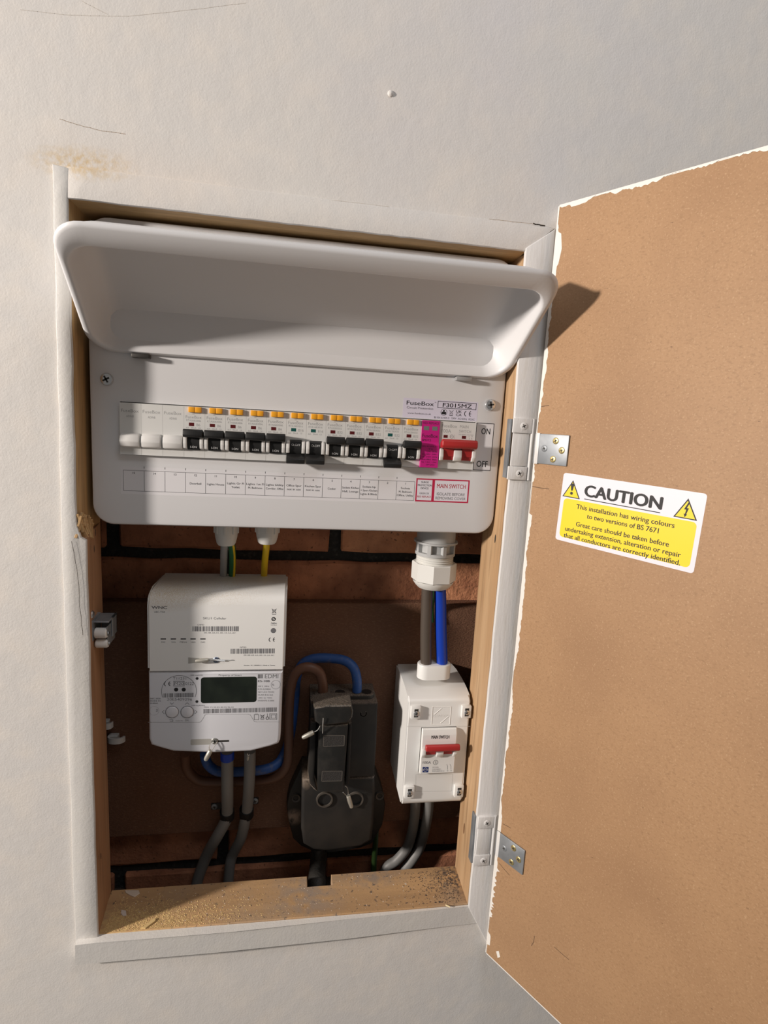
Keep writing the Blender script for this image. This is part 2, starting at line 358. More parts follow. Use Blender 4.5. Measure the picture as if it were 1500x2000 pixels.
def screw(parent, pl, a, b, e, r, dome, m, turn=0.3, name='screw'):
    p = pl.pt(a, b, e); prof = [(r, -0.002), (r, dome * 0.25), (r * 0.85, dome * 0.7), (r * 0.5, dome * 0.95), (0, dome)]
    s_ = MB().lathe(prof, p, pl.n, 18).done(name, m, parent)
    mb = MB(); q = Pl(p, pl.ux, pl.uz)
    for k in (0, 1):
        t = turn + k * math.pi / 2; c, s2 = math.cos(t) * r * 0.55, math.sin(t) * r * 0.55
        L = r * 0.55; w = r * 0.13
        cc, ss = math.cos(t), math.sin(t)
        mb.flat(q, [(cc * L - ss * w, ss * L + cc * w), (-cc * L - ss * w, -ss * L + cc * w), (-cc * L + ss * w, -ss * L - cc * w), (cc * L + ss * w, ss * L - cc * w)], dome * 1.05, None, 1.0)
    mb.done('cross_recess', DARKS, s_, flatshade=True)
    return s_

# ================================================================== THE SETTING
YW = 0.004          # plain wall surface; the trim stands 4 mm proud of it at Y = 0
YD = 0.056          # back edge of the timber lining
YB = 0.130          # face of the brickwork
YBD = 0.115         # face of the particle board
TL, TR, BR, BL = PY(130, 385, 0), PY(1029, 489, 0), PY(915, 1774, 0), PY(190, 1833, 0)

# wall with an opening
x0, x1, z0, z1 = TL.x - 0.010, TR.x + 0.013, BL.z - 0.013, TL.z + 0.013
mb = MB(); ox0, ox1, oz0, oz1 = -0.75, 1.45, Z0 - 1.5, Z0 + 1.1
outer = [(ox0, oz0), (ox1, oz0), (ox1, oz1), (ox0, oz1)]; inner = [(x0, z0), (x1, z0), (x1, z1), (x0, z1)]
for y in (YW, 0.05):
    vs = [(a, y, b) for a, b in outer + inner]; mb.add(vs, [(i, (i + 1) % 4, 4 + (i + 1) % 4, 4 + i) for i in range(4)])
mb.add([(a, y, b) for y in (YW, 0.05) for a, b in inner], [(i, (i + 1) % 4, 4 + (i + 1) % 4, 4 + i) for i in range(4)])
wall = struct(mb.done('wall_front', PAINT, angle=20), 'cream painted plaster wall around the cupboard opening')

# painted face trims around the opening (uneven hand-painted edges)
def wob(p, q, n, amp, seed):
    r = random.Random(seed); out = []
    for i in range(n + 1):
        t = i / n; a = 0 if i in (0, n) else r.uniform(-amp, amp)
        out.append((p[0] + (q[0] - p[0]) * t + a, p[1] + (q[1] - p[1]) * t + r.uniform(-amp, amp) * (0 if i in (0, n) else 1)))
    return out
def Q(u, v): p = PY(u, v, 0); return (p.x, p.z)
lt = wob(Q(100, 318), Q(120, 1100), 14, 0.0004, 1)[:-1] + wob(Q(120, 1100), Q(147, 1874), 14, 0.0004, 2)
li = wob(Q(190, 1833), Q(167, 1058), 12, 0.0003, 3)[:-1] + [Q(167, 1056), Q(156, 1050), Q(150, 1030)] + wob(Q(148, 1020), Q(130, 385), 16, 0.0005, 4)
z_bl = Q(148, 1876)
t1 = struct(MB().prism(lt + [Q(190, 1870)] + li + [Q(134, 326)], 0.0012, 0.0042, 0.0010, 2).done('trim_1', GLOSS), 'upright cream painted trim on the left of the opening')
to = wob(Q(128, 322), Q(1086, 444), 24, 0.0003, 5); ti = wob(Q(1029, 489), Q(130, 385), 40, 0.00025, 6)
t2 = struct(MB().prism(to + ti, 0.0014, 0.0042, 0.0010, 2).done('trim_2', PAINT), 'cream painted trim above the opening')
ro = wob(Q(1085, 447), Q(955, 1850), 20, 0.0005, 8); ri = wob(Q(916, 1774), Q(947, 1427), 8, 0.0004, 9)[:-1] + wob(Q(947, 1427), Q(1003, 860), 12, 0.0004, 19)[:-1] + wob(Q(1003, 860), Q(1028, 484), 8, 0.0004, 29)
t3 = struct(MB().prism(ro + ri, 0.0, 0.0042, 0.0008, 2).done('trim_3', GLOSSR), 'white painted trim between the opening and the door hinges')
# bottom trim stands proud at the left and dies into the wall at the right
bt = [Q(190, 1833), Q(460, 1812), Q(700, 1792), Q(916, 1774), Q(948, 1772), Q(945, 1806), Q(870, 1814), Q(680, 1832), Q(420, 1853), Q(150, 1876), Q(150, 1838)]
mb = MB(); yy = lambda x: -0.0045 + 0.0070 * max(0, min(1, (x - 0.12) / 0.20))
vs = [(a, yy(a), b) for a, b in bt]; n = len(bt)
mb.add(vs + [(a, 0.0043, b) for a, b in bt], [tuple(range(n)), tuple(range(2 * n - 1, n - 1, -1))] + [(i, n + i, n + (i + 1) % n, (i + 1) % n) for i in range(n)])
t4 = struct(mb.done('trim_4', GLOSS, angle=20), 'cream painted trim below the sill')
# hairline cracks and a paint nib in the plaster
def hair(pts, name, parent, w=0.0005, m=None, Y=YW):
    pl = plY(Y); mb = MB(); P = []
    for (u, v), (u2, v2) in zip(pts, pts[1:]):
        for k in range(6):
            t = k / 6; P.append(pl.px(u + (u2 - u) * t + RND.uniform(-.6, .6), v + (v2 - v) * t + RND.uniform(-.6, .6)))
    P.append(pl.px(*pts[-1])); mb.stroke(pl, P, w, 0.0002); return prt(mb, name, m or mat('crack_line', (0.42, 0.33, 0.25), 0.9), parent)
hair([(117, 233), (150, 243), (190, 254), (245, 262)], 'crack', wall, 0.0004)
hair([(40, 19), (140, 30), (250, 32), (400, 16), (480, 6)], 'crack', wall, 0.00028, mat('pencil_line', (0.55, 0.50, 0.44), 0.9))
hair([(160, 2), (210, 28)], 'crack', wall, 0.00028, mat('pencil_line', (0.55, 0.50, 0.44), 0.9))
hair([(310, 350), (470, 371), (620, 388), (760, 404)], 'crack', t2, 0.0003, mat('pencil_line', (0.55, 0.50, 0.44), 0.9), 0.0016)
hair([(956, 428), (1010, 434), (1064, 440)], 'crack', t2, 0.0004, None, 0.0016)
hair([(1042, 437), (1064, 441)], 'crack', t2, 0.0010, mat('crack_gap', (0.05, 0.04, 0.03), 0.9), 0.0014)
hair([(140, 1058), (152, 1120), (156, 1185), (162, 1240)], 'crack', t1, 0.00042, mat('crack_gap', (0.05, 0.04, 0.03), 0.9), -0.0002)
MB().lathe([(0.0026, 0), (0.0022, 0.0008), (0.0012, 0.0014), (0, 0.0016)], PY(763, 183, YW), (0, -1, 0), 14).done('paint_nib', PAINT, wall)

# timber lining of the opening
def lining(name, quad, thick, m, label):
    """quad: 4 points front-a, front-b, back-b, back-a of the face in view; thick: vector away from the opening"""
    t = Vector(thick); v = [Vector(q) for q in quad]; mb = MB()
    N = 14
    top = []
    for i in range(N + 1):
        k = i / N; top.append((v[0].lerp(v[1], k), v[3].lerp(v[2], k)))
    vs = []; fs = []
    for a, b in top: vs += [a, b, a + t, b + t]
    for i in range(N):
        j = 4 * i; k = j + 4
        fs += [(j, k, k + 1, j + 1), (j + 2, j + 3, k + 3, k + 2), (j, j + 2, k + 2, k), (j + 1, k + 1, k + 3, j + 3)]
    fs += [(0, 1, 3, 2), (4 * N, 4 * N + 2, 4 * N + 3, 4 * N + 1)]
    mb.add(vs, fs); return struct(mb.done(name, m, angle=25), label)
yf = 0.0044
zl_step = PY(167, 1056, 0).z
jl = lining('jamb_left', [PY(190, 1838, 0)+Vector((0,yf,0)), PY(166.5, 1052, 0)+Vector((0,yf,0)), PY(195.5, 1020, YD), PY(217, 1742, YD)], (-0.009, 0, 0), WOODL, 'brown timber jamb on the left side of the opening')
a0, a1, a2, a3 = PY(149.5, 1050, 0)+Vector((0,yf,0)), PY(130.5, 380, 0)+Vector((0,yf,0)), PY(150, 395, YD), PY(195.5, 1020, YD)
jlu = lining('jamb_upper_left', [a0, a1, Vector((a3.x, YD, a1.z)), a3], (-0.0055, 0, 0), WOODLU, 'raw golden timber jamb beside the upper left of the fuse board')
jr = lining('jamb_right', [Vector((0.3495, yf, BR.z)), Vector((0.3508, yf, TR.z)), Vector((0.3483, YD, TR.z)), Vector((0.3506, YD, BR.z))], (0.009, 0, 0), WOODV, 'pale pine jamb on the hinge side of the opening')
hd = lining('head_board', [PY(128, 384, 0)+Vector((0,yf,0)), PY(1031, 488, 0)+Vector((0,yf,0)), Vector((TR.x + 0.004, YD, TR.z - 0.001)), Vector((TL.x - 0.004, YD, TL.z - 0.001))], (0, 0, 0.010), WOODH, 'pine board across the top of the opening')
# torn end of the upper left jamb
mb = MB(); r = random.Random(5)
for k in range(44):
    t_ = r.random(); b_ = PY(153 + t_ * 22 + r.uniform(-1, 3), 1012 + r.uniform(-8, 14) + t_ * 8, 0.003 + t_ * .022); L = r.uniform(.004, .013)
    mb.box(-.0012, .0012, -.001, .001, -L, 0.004, 0.0003, 1, Matrix.Translation(b_ + Vector((0.0005, 0, -0.002))) @ Matrix.Rotation(r.uniform(-.35, .35), 4, 'Y') @ Matrix.Rotation(r.uniform(-.3, .3), 4, 'X'))
mb.done('splintered_end', WOODLU, jlu)
def hole(parent, P, ax, r_, m=None, sq=1.0):
    n_ = Vector(ax); pl = Pl(P, n_.cross(Vector((0, 0, 1))) * -1, (0, 0, 1)); pl.n = n_
    mb = MB(); mb.flat(pl, [(a * .6, b * sq) for a, b in circ(0, 0, r_, 10)], 0.0002); return prt(mb, 'nail_hole', m or DARKS, parent)
def onX(u, v, X):
    q = ray(u, v); t = (X - CAM.x) / q.x; return CAM + q * t
for u, v in ((186, 1040), (184, 1072), (197, 1672)): hole(jl, onX(u, v, jl.data.vertices[0].co.x + 0.0012), (1, 0, 0), 0.0016, None, 2.2)
hole(jr, onX(967, 1052, 0.3497), (-1, 0, 0), 0.0022, None, 2.0)
hole(jr, onX(906, 1618, 0.3497), (-1, 0, 0), 0.003, mat('knot', (0.22, 0.11, 0.05), 0.7), 2.2)

# sill with a notch for the supply cable
sl = [BL.x, BR.x]
nA, nB = PY(600, 1708, YD), PY(647, 1704, YD)
zs = (BL.z + BR.z) / 2 + 0.001
poly = [(BL.x - 0.004, 0.0044), (BR.x + 0.004, 0.0044), (BR.x + 0.004, YD + .001), (nB.x, YD + .001), (nB.x, YD - 0.0135), (nA.x, YD - 0.0135), (nA.x, YD + .001), (BL.x - 0.004, YD + .001)]
sill = struct(MB().prism(poly, zs, zs - 0.011, 0.0006, 1, axis='Z').done('sill_board', WOODS, angle=25), 'dusty pine sill board at the bottom of the opening')

# brick back wall: dark mortar bed with separate bricks
wb = struct(MB().box(-0.16, 0.50, YB + 0.006, YB + 0.06, Z0 - 0.60, Z0 + 0.30).done('wall_back', MORTAR), 'brick wall with black mortar behind the fuse board')
zm = PY(430, 1084, YB).z; jx1, jx0 = PY(655, 1055, YB).x, PY(218, 1055, YB).x
BW = jx1 - jx0; MJ = 0.0125; CH = 0.078
brick_meshes = []
for k in range(4):
    r = random.Random(20 + k); b = bmesh.new(); bmesh.ops.create_cube(b, size=1)
    for v in b.verts: v.co = Vector((v.co.x * (BW - MJ), v.co.y * 0.03, v.co.z * (CH - MJ)))
    bmesh.ops.subdivide_edges(b, edges=[e for e in b.edges if abs(e.verts[0].co.x - e.verts[1].co.x) > .1], cuts=5)
    bmesh.ops.bevel(b, geom=[e for e in b.edges if e.is_boundary is False and e.calc_face_angle(0) > 0.5], offset=0.0025, segments=1, affect='EDGES')
    for v in b.verts: v.co += Vector((r.uniform(-.0012, .0012), r.uniform(-.0006, .0006), r.uniform(-.0014, .0014)))
    me = bpy.data.meshes.new('brick'); b.to_mesh(me); b.free(); me.materials.append(BRICK_LIT if k == 1 else BRICK); brick_meshes.append(me)
r = random.Random(3)
for course in range(-4, 7):
    zc = zm + (0.5 - course) * CH + CH * 0.0 - 0.0
    off = 0 if course % 2 == 0 else BW / 2
    for i in range(-1, 3):
        xc = jx0 + BW * (i + 0.5) + off
        if xc - BW / 2 > 0.46 or xc + BW / 2 < -0.12: continue
        k = 1 if (course == 1 and i >= 1) or (course == 0 and i == 1) else r.choice((0, 2, 3))
        o = bpy.data.objects.new('brick', brick_meshes[k]); C.objects.link(o); o.parent = wb
        o.location = (xc, YB + 0.015 + r.uniform(0, .001), zc)
# cavity sides (stud void behind the lining)
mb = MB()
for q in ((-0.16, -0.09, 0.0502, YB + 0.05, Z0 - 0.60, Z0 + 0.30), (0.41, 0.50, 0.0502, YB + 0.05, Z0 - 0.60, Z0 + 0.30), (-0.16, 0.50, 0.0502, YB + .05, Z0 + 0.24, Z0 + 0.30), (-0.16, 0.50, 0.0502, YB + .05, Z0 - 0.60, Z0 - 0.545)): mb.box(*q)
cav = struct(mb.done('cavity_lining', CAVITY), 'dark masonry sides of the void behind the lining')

# ================================================================== DOOR
TH = 0.54935; HX = 0.37157
H0 = Vector((HX, -0.006, 0)); DR = Vector((math.sin(TH), -math.cos(TH), 0))
dp = Pl(H0, DR, (0, 0, 1))          # the door's inner face; a = distance from the hinge edge, b = height
zt, zb = dp.px(1088, 404)[1], dp.px(954.5, 1866)[1]
DT, DWD = 0.013, 0.435
door = thing('door_1', 'unpainted inner face of an open MDF cupboard door with white paint on its edges', 'door', dp.pt(0, zb, 0)); door['kind'] = 'structure'
del door['category']
def dbox(a0, a1, b0, b1, e0, e1, mbx=None, r=0.0):
    mbx = mbx or MB(); xf = Matrix(((dp.ux.x, -dp.n.x, 0, dp.o.x), (dp.ux.y, -dp.n.y, 0, dp.o.y), (0, 0, 1, 0), (0, 0, 0, 1)))
    return mbx.box(a0, a1, -e1, -e0, b0, b1, r, 2, xf)
dbox(0, DWD, zb, zt, -DT, 0, r=0.0008).done('panel', MDF, door)
dbox(-0.0002, DWD, zb - 0.0012, zt + 0.0012, -DT - 0.0015, -DT + .0005).done('painted_face', PAINT, door)
e = MB(); dbox(0.0, DWD, zt - 0.0003, zt + 0.0012, -DT, -0.0004, e); dbox(0, DWD, zb - 0.0012, zb + .0003, -DT, -0.0004, e); dbox(-0.0012, 0.0003, zb, zt, -DT, -0.0004, e)
e.done('painted_edge', mat('door_edge_paint', (0.75, 0.72, 0.68), 0.5), door)
# paint that ran over onto the inner face
def smear(pts_edge, widths, inward, seed, name='paint_smear'):
    mb = MB(); n = len(pts_edge)
    for i in range(n - 1):
        if widths[i] <= 0 and widths[i + 1] <= 0: continue
        (a, b), (c, d) = pts_edge[i], pts_edge[i + 1]; w0, w1 = max(widths[i], 0.00005), max(widths[i + 1], .00005)
        mb.flat(dp, [(a, b), (c, d), (c + inward[0] * w1, d + inward[1] * w1), (a + inward[0] * w0, b + inward[1] * w0)], 0.00025)
    return prt(mb, name, mat('paint_smear', (0.76, 0.73, 0.68), 0.5), door)
r = random.Random(11); n = 150
ed = [(i / n * 0.20, zt + 0.0006) for i in range(n + 1)]
wd = []
w = 0.0015
for i in range(n + 1):
    w = min(0.0036, max(0.0, w + r.uniform(-.0009, .0009)))
    if 8 < i < 16: w = 0.004
    wd.append(w if i / n < 0.93 else 0)
smear(ed, wd, (0, -1), 1)
n = 420; Hh = zt - zb; ed = [(-0.0008, zt - i / n * Hh) for i in range(n + 1)]; wd = []; w = 0.0015
for i in range(n + 1):
    w = min(0.0042, max(0.0007, w + r.uniform(-.0008, .0008))); f = i / n
    q = w
    if f < .02: q = .0012
    if .03 < f < .065: q = 0.0075 - abs(f - .048) * .12
    if 0.32 < f < .36 or .28 < f < 0.30: q = 0.0005
    if 0.86 < f < 0.94: q = w * 1.6 + r.choice((0, 0, 0.0022))
    if .94 < f < .965: q = 0.0006
    if .968 < f < .985: q = 0.0045
    if f > .985: q = 0.0003
    wd.append(q)
smear(ed, wd, (1, 0), 2)
mb = MB(); mb.flat(dp, [dp.px(*p) for p in ((969, 1858), (974, 1857), (977, 1869), (972, 1871))], 0.00025); prt(mb, 'paint_smear', mat('paint_smear', (0.76, 0.73, 0.68), 0.5), door)
# dark scratches in the face
mb = MB()
for pts in (((1055, 795), (1063, 793), (1072, 792)), ((1040, 950), (1055, 953), (1072, 955)), ((1083, 1850), (1100, 1865), (1111, 1874)), ((1044, 1828), (1042, 1840), (1038, 1847)), ((982, 1609), (990, 1613), (997, 1617)), ((975, 1686), (985, 1698), (995, 1709))):
    mb.stroke(dp, [dp.px(*p) for p in pts], 0.0006, 0.0002)
prt(mb, 'scratch', mat('scratch_dark', (0.12, 0.07, 0.04), 0.8), door)
# caution label
c = [dp.px(*p) for p in ((1101, 922), (1376, 965), (1356, 1120), (1082, 1053))]
LA0, LA1 = (c[0][0] + c[3][0]) / 2, (c[1][0] + c[2][0]) / 2; LB1, LB0 = (c[0][1] + c[1][1]) / 2, (c[2][1] + c[3][1]) / 2
tilt = math.atan2(c[1][1] - c[0][1] + c[2][1] - c[3][1], (LA1 - LA0) * 2)
lw, lh = LA1 - LA0, LB1 - LB0
lx = (dp.ux * math.cos(tilt) + dp.uz * math.sin(tilt)); lp = Pl(dp.pt(LA0, (c[3][1] + c[0][1]) / 2 - lh / 2, 0), lx, (0, 0, 1)); lp.uz = dp.n.cross(lx); lp.n = dp.n
lab = MB().flat(lp, rrect(0, lw, 0, lh, 0.0025), 0.00005, 0.0005).done('caution_label', STW, door, flatshade=True); lab['label'] = 'white and yellow caution sticker'
prt(MB().flat(lp, rrect(0.0035, lw - 0.0035, 0.0035, lh * 0.635, 0.0035), 0.0007), 'yellow_panel', YEL, lab)
k = MB()
k.text(lp, 'CAUTION', lw * 0.465, lh * 0.715, w=lw * 0.55, h=lh * 0.165, e=0.0008, bold=0.045, align='C')
k.stroke(lp, [(lw * 0.195, lh * 0.672), (lw * 0.735, lh * 0.672)], 0.0007, 0.0008)
for i, (t, f, yv) in enumerate((('This installation has wiring colours', .70, .515), ('to two versions of BS 7671', .515, .405), ('Great care should be taken before', .67, .262), ('undertaking extension, alteration or repair', .835, .162), ('that all conductors are correctly identified.', .845, .062))):
    k.text(lp, t, lw * 0.49, lh * yv, w=lw * f, h=lh * 0.068, e=0.0009, bold=0.018, align='C')
def tri(cx_, cb, s_): return [(cx_ - s_ / 2, cb), (cx_ + s_ / 2, cb), (cx_, cb + s_ * 0.9)]
for fx in (0.085, 0.895):
    k.flat(lp, tri(lw * fx, lh * 0.655, lw * 0.145), 0.0008)
ty = MB()
for fx in (0.085, 0.895): ty.flat(lp, tri(lw * fx, lh * 0.655 + lw * 0.0065, lw * 0.121), 0.00095)
prt(ty, 'warning_triangle', YEL, lab)
fx = lw * 0.085; b0 = lh * 0.655 + lw * .012
k.flat(lp, circ(fx, b0 + 0.0025, 0.0014, 12), 0.0011); k.flat(lp, [(fx - .0007, b0 + .0048), (fx + .0007, b0 + .0048), (fx + .0016, b0 + .0098), (fx + .0008, b0 + .0112), (fx - .0008, b0 + .0112), (fx - .0016, b0 + .0098)], 0.0011)
fx = lw * 0.895
k.flat(lp, [(fx + .0006, b0 + .0112), (fx - .0018, b0 + .0055), (fx - .0002, b0 + .0055), (fx - .0006, b0 + .0018), (fx + .0003, b0 + .0018), (fx + .0016, b0 + .0068), (fx + .0001, b0 + .0068), (fx + .0018, b0 + .0112)], 0.0011)
k.flat(lp, [(fx - .0015, b0 + .0024), (fx + .0011, b0 + .0020), (fx - .0005, b0 - .0004)], 0.0011)
prt(k, 'lettering', INK, lab)

# ------------------------------------------------------------------ hinges
def hinge(zc, label, rev, zscale):
    """cranked flush hinge: leaf on the door, bridge over the painted trim, return on the jamb"""
    h = thing('hinge', label, 'hinge', (HX - 0.015, 0.0, zc), 'cupboard door hinges')
    z_a, z_b = zc - 0.0137, zc + 0.0137
    dbox(-0.001, 0.0345, z_a, z_b, 0.0, 0.0016, r=0.0006).done('door_leaf', ZINC, h)
    dbox(0.0005, 0.0045, z_a - 0.0005, z_b + 0.0005, 0.0012, 0.0020, r=0.0003).done('paint_on_leaf', GLOSSR, h)
    # bridge over the trim: two painted arms and a middle plate
    zA, zB = zc - 0.0305, zc + 0.0265
    fx0, fx1 = PY(*rev[0], 0).x, HX - 0.0035
    MB().box(fx0, fx1, -0.0022, 0.0005, zB - 0.0135, zB, 0.0006).done('upper_arm', GLOSSR, h)
    MB().box(fx0 - .001, fx1 - .001, -0.0022, 0.0005, zA, zA + 0.0125, 0.0006).done('lower_arm', GLOSSR, h)
    MB().box(fx0 + 0.001, fx1 - 0.002, -0.0012, 0.0005, zA + 0.0129, zB - 0.0139, 0.0004).done('middle_plate', GLOSSR, h)
    # knuckle along the door edge
    MB().cyl((HX - 0.0022, -0.0006, zA), (HX - 0.0022, -0.0006, zB), 0.0017, n=14).done('knuckle', GLOSSR, h)
    MB().box(0.3478, fx0 + .0004, 0.0012, 0.010, zA + .001, zB - .001, 0.0006).done('jamb_return', ZINC, h)
    pf = plY(-0.0022)
    for zz in (zB - 0.007, zA + 0.006): screw(h, pf, (fx0 + fx1) / 2 + 0.001, zz, 0.0001, 0.0034, 0.0006, GLOSSR, 0.5)
    for a, b, m in ((0.0105, 0.0005, ZINC), (0.0215, 0.0080, BRASS), (0.0285, 0.0000, BRASS), (0.0205, -0.0085, BRASS)):
        screw(h, dp, a, zc + b, 0.0017, 0.0030, 0.0006, m, 0.4)
    return h
zh1 = (dp.px(1045, 847)[1] + dp.px(1040, 903)[1]) / 2; zh2 = (dp.px(972, 1622)[1] + dp.px(967, 1665)[1]) / 2
hinge(zh1, 'upper steel door hinge, level with the breaker row, arms painted white', ((1001, 830), (1040, 830)), 1)
hinge(zh2, 'lower steel door hinge near the sill, arms painted white', ((933, 1600), (962, 1600)), 1)

# ================================================================== CONSUMER UNIT
P_ = 0.0178; XR = 0.00101; ZR = Z0 - 0.01115; YP = 0.024
CL, CR, CB = -0.0247, 0.3491, Z0 - 0.0748
CT = PY(230, 424, YP).z
HZ = Z0 + 0.0740
cu = thing('consumer_unit', 'white metal fuse board with its lid flipped open, in the wall opening', 'fuse board', ((CL + CR) / 2, YB, CB))
cp = plY(YP)
# front cover with a window for the modules
b = bmesh.new()
def loop(bm, pts, y): return [bm.verts.new((a, y, c)) for a, c in pts]
rings = [(0.0035, YP), (0.0012, YP + 0.0008), (0.0, YP + 0.0035), (0.0, YP + 0.024)]
vr = [loop(b, rrect(CL + i, CR - i, CB + i, CT - i, 0.018 - i * 0.5, 8), y) for i, y in rings]
for A, B_ in zip(vr, vr[1:]):
    for i in range(len(A)): b.faces.new([A[i], A[(i + 1) % len(A)], B_[(i + 1) % len(A)], B_[i]])
hw = [(XR - 0.0005, ZR - 0.0003), (XR + 18 * P_ + 0.0005, ZR - 0.0003), (XR + 18 * P_ + 0.0005, ZR + 0.0456), (XR - 0.0005, ZR + 0.0456)]
hv = loop(b, hw, YP); hb = loop(b, hw, YP + 0.0015)
for i in range(4): b.faces.new([hv[i], hb[i], hb[(i + 1) % 4], hv[(i + 1) % 4]])
eds = [b.edges.get((vr[0][i], vr[0][(i + 1) % len(vr[0])])) for i in range(len(vr[0]))] + [b.edges.get((hv[i], hv[(i + 1) % 4])) for i in range(4)]
bmesh.ops.triangle_fill(b, use_beauty=True, use_dissolve=False, edges=eds)
mb = MB(); mb.join(b); mb.done('front_cover', CUW, cu, angle=28)
mb = MB()
for q in ((CL + .002, CR - .002, YP + .02, YB, CB + .0015, CB + .0035), (CL + .002, CR - .002, YP + .02, YB, CT - .0035, CT - .0015), (CL + .002, CL + .004, YP + .02, YB, CB + .0015, CT - .0015), (CR - .004, CR - .002, YP + .02, YB, CB + .0015, CT - .0015), (CL + .002, CR - .002, YB - .003, YB - .0005, CB + .0015, CT - .0015)): mb.box(*q)
mb.done('enclosure', CUW, cu)
MB().box(XR - 0.01, XR + 18 * P_ + 0.01, YP + 0.060, YP + 0.067, ZR + 0.005, ZR + 0.040, 0.001, 1).box(XR + .05, XR + .07, YP + .067, YB - .003, ZR + .015, ZR + .03).box(XR + .25, XR + .27, YP + .067, YB - .003, ZR + .015, ZR + .03).done('mounting_rail', ZINC, cu)
a_, b_ = cp.px(209, 741); screw(cu, cp, a_, b_, 0, 0.0055, 0.0032, STEEL, 0.5, 'cover_screw')
a_, b_ = cp.px(957, 791); screw(cu, cp, a_, b_, 0, 0.0055, 0.0032, STEEL, 0.2, 'cover_screw')
# flipped-up lid: a tray hinged on its lower edge, leaning towards the room
AL = math.atan2(0.088, 0.077); LL = 0.1169; LDP = 0.030
vdir = Vector((0, -math.sin(AL), math.cos(AL))); bdir = Vector((0, math.cos(AL), math.sin(AL)))
h0 = Vector((0, YP - 0.0022, HZ)); lx0a, lx1a, lx0b, lx1b = -0.0225, 0.3480, -0.0205, 0.3592
def lidp(side_in, h_in, f_in, dep, r_, n=8):
    out = []
    Wd = 1.0
    for a, c in rrect(0 + side_in, 0.369 - side_in, h_in, LL - f_in, r_, n):
        t = c / LL; x_ = (lx0a + (lx0b - lx0a) * t) + (a / 0.369) * ((lx1a + (lx1b - lx1a) * t) - (lx0a + (lx0b - lx0a) * t))
        out.append(h0 + Vector((x_, 0, 0)) + vdir * c + bdir * dep)
    return out
rows = [(0.012, 0.012, 0.0215, LDP + 0.0014, 0.014), (0.006, 0.006, 0.0155, LDP - 0.001, 0.017), (0.0025, 0.003, 0.0110, LDP * 0.7, 0.020), (0.0004, 0.0004, 0.0034, 0.006, 0.022), (0.0, 0.0, 0.0, 0.0032, 0.022), (0.0008, 0.0008, 0.0010, 0.0012, 0.0215),
        (0.0025, 0.0025, 0.0030, 0.0002, 0.021), (0.0055, 0.0042, 0.0155, 0.0, 0.0195), (0.0066, 0.0050, 0.0170, 0.0010, 0.019), (0.0076, 0.0058, 0.0176, 0.0040, 0.018), (0.0105, 0.0075, 0.0185, LDP * 0.55, 0.017), (0.0155, 0.0105, 0.0215, LDP * 0.84, 0.014), (0.020, 0.0150, 0.0250, LDP * 0.96, 0.012), (0.024, 0.0190, 0.0285, LDP * 0.995, 0.010), (0.029, 0.024, 0.032, LDP, 0.008)]
mb = MB(); vr = [[mb.bm.verts.new(p) for p in lidp(*q)] for q in rows]
for A, B_ in zip(vr, vr[1:]):
    for i in range(len(A)): mb.bm.faces.new([A[i], A[(i + 1) % len(A)], B_[(i + 1) % len(A)], B_[i]])
mb.bm.faces.new(vr[0]); mb.bm.faces.new(vr[-1][::-1])
lid = mb.done('lid', CUW, cu, angle=50)
for (u0, v0, u1, v1), m in (((258, 690, 293, 697), mat('lid_clip_dark', (0.08, 0.075, 0.07), 0.4, metal=0.5)), ((890, 737, 920, 741), mat('lid_clip_grey', (0.42, 0.42, 0.42), 0.4, metal=0.3))):
    p, q = PY(u0, v0, YP - 0.004), PY(u1, v1, YP - 0.004)
    MB().box(p.x, q.x, YP - 0.0075, YP - 0.0002, HZ - 0.0022, HZ + 0.0012, 0.0006).done('hinge_clip', m, lid)
# stickers on the cover
def sticker(name, u0, v0, u1, v1, m, label=None):
    a0, b1 = cp.px(u0, v0); a1, b0 = cp.px(u1, v1)
    o = MB().flat(cp, rrect(a0, a1, b0, b1, 0.0006, 2), 0.00003, 0.00025).done(name, m, cu, flatshade=True)
    if label: o['label'] = label
    return o, a0, a1, b0, b1
# rating label
a0, b1 = cp.px(788, 779); a1, b0 = cp.px(931, 825); b0 = ZR + 0.0462; b1 = cp.px(858, 781)[1]
rl = MB().flat(cp, rrect(a0, a1, b0, b1, 0.0005, 2), 0.00003, 0.00025).done('rating_label', STL, cu, flatshade=True); w_, h_ = a1 - a0, b1 - b0
k = MB()
k.text(cp, 'FuseBox', a0 + w_ * .045, b0 + h_ * .66, w=w_ * .36, h=h_ * .21, e=.0004, bold=.008)
k.text(cp, 'TM', a0 + w_ * .412, b0 + h_ * .83, w=w_ * .022, h=h_ * .05, e=.0004)
k.text(cp, 'Circuit Protection', a0 + w_ * .05, b0 + h_ * .47, w=w_ * .35, h=h_ * .11, e=.0004)
k.text(cp, 'www.fusebox.co.uk', a0 + w_ * .065, b0 + h_ * .20, w=w_ * .31, h=h_ * .09, e=.0004)
k.stroke(cp, [(a0 + w_ * .46, b0 + h_ * .60), (a0 + w_ * .975, b0 + h_ * .60), (a0 + w_ * .975, b0 + h_ * .93), (a0 + w_ * .46, b0 + h_ * .93)], 0.0005, .0004, True)
k.text(cp, 'F3015MZ', a0 + w_ * .525, b0 + h_ * .655, w=w_ * .39, h=h_ * .215, e=.0004, bold=.012)
k.text(cp, 'BS EN 61439-3   230V  AC/50Hz  IP2XC', a0 + w_ * .42, b0 + h_ * .045, w=w_ * .55, h=h_ * .10, e=.0004)
k.text(cp, 'UK', a0 + w_ * .71, b0 + h_ * .40, w=w_ * .075, h=h_ * .13, e=.0004, bold=.012); k.text(cp, 'CA', a0 + w_ * .71, b0 + h_ * .23, w=w_ * .075, h=h_ * .13, e=.0004, bold=.012)
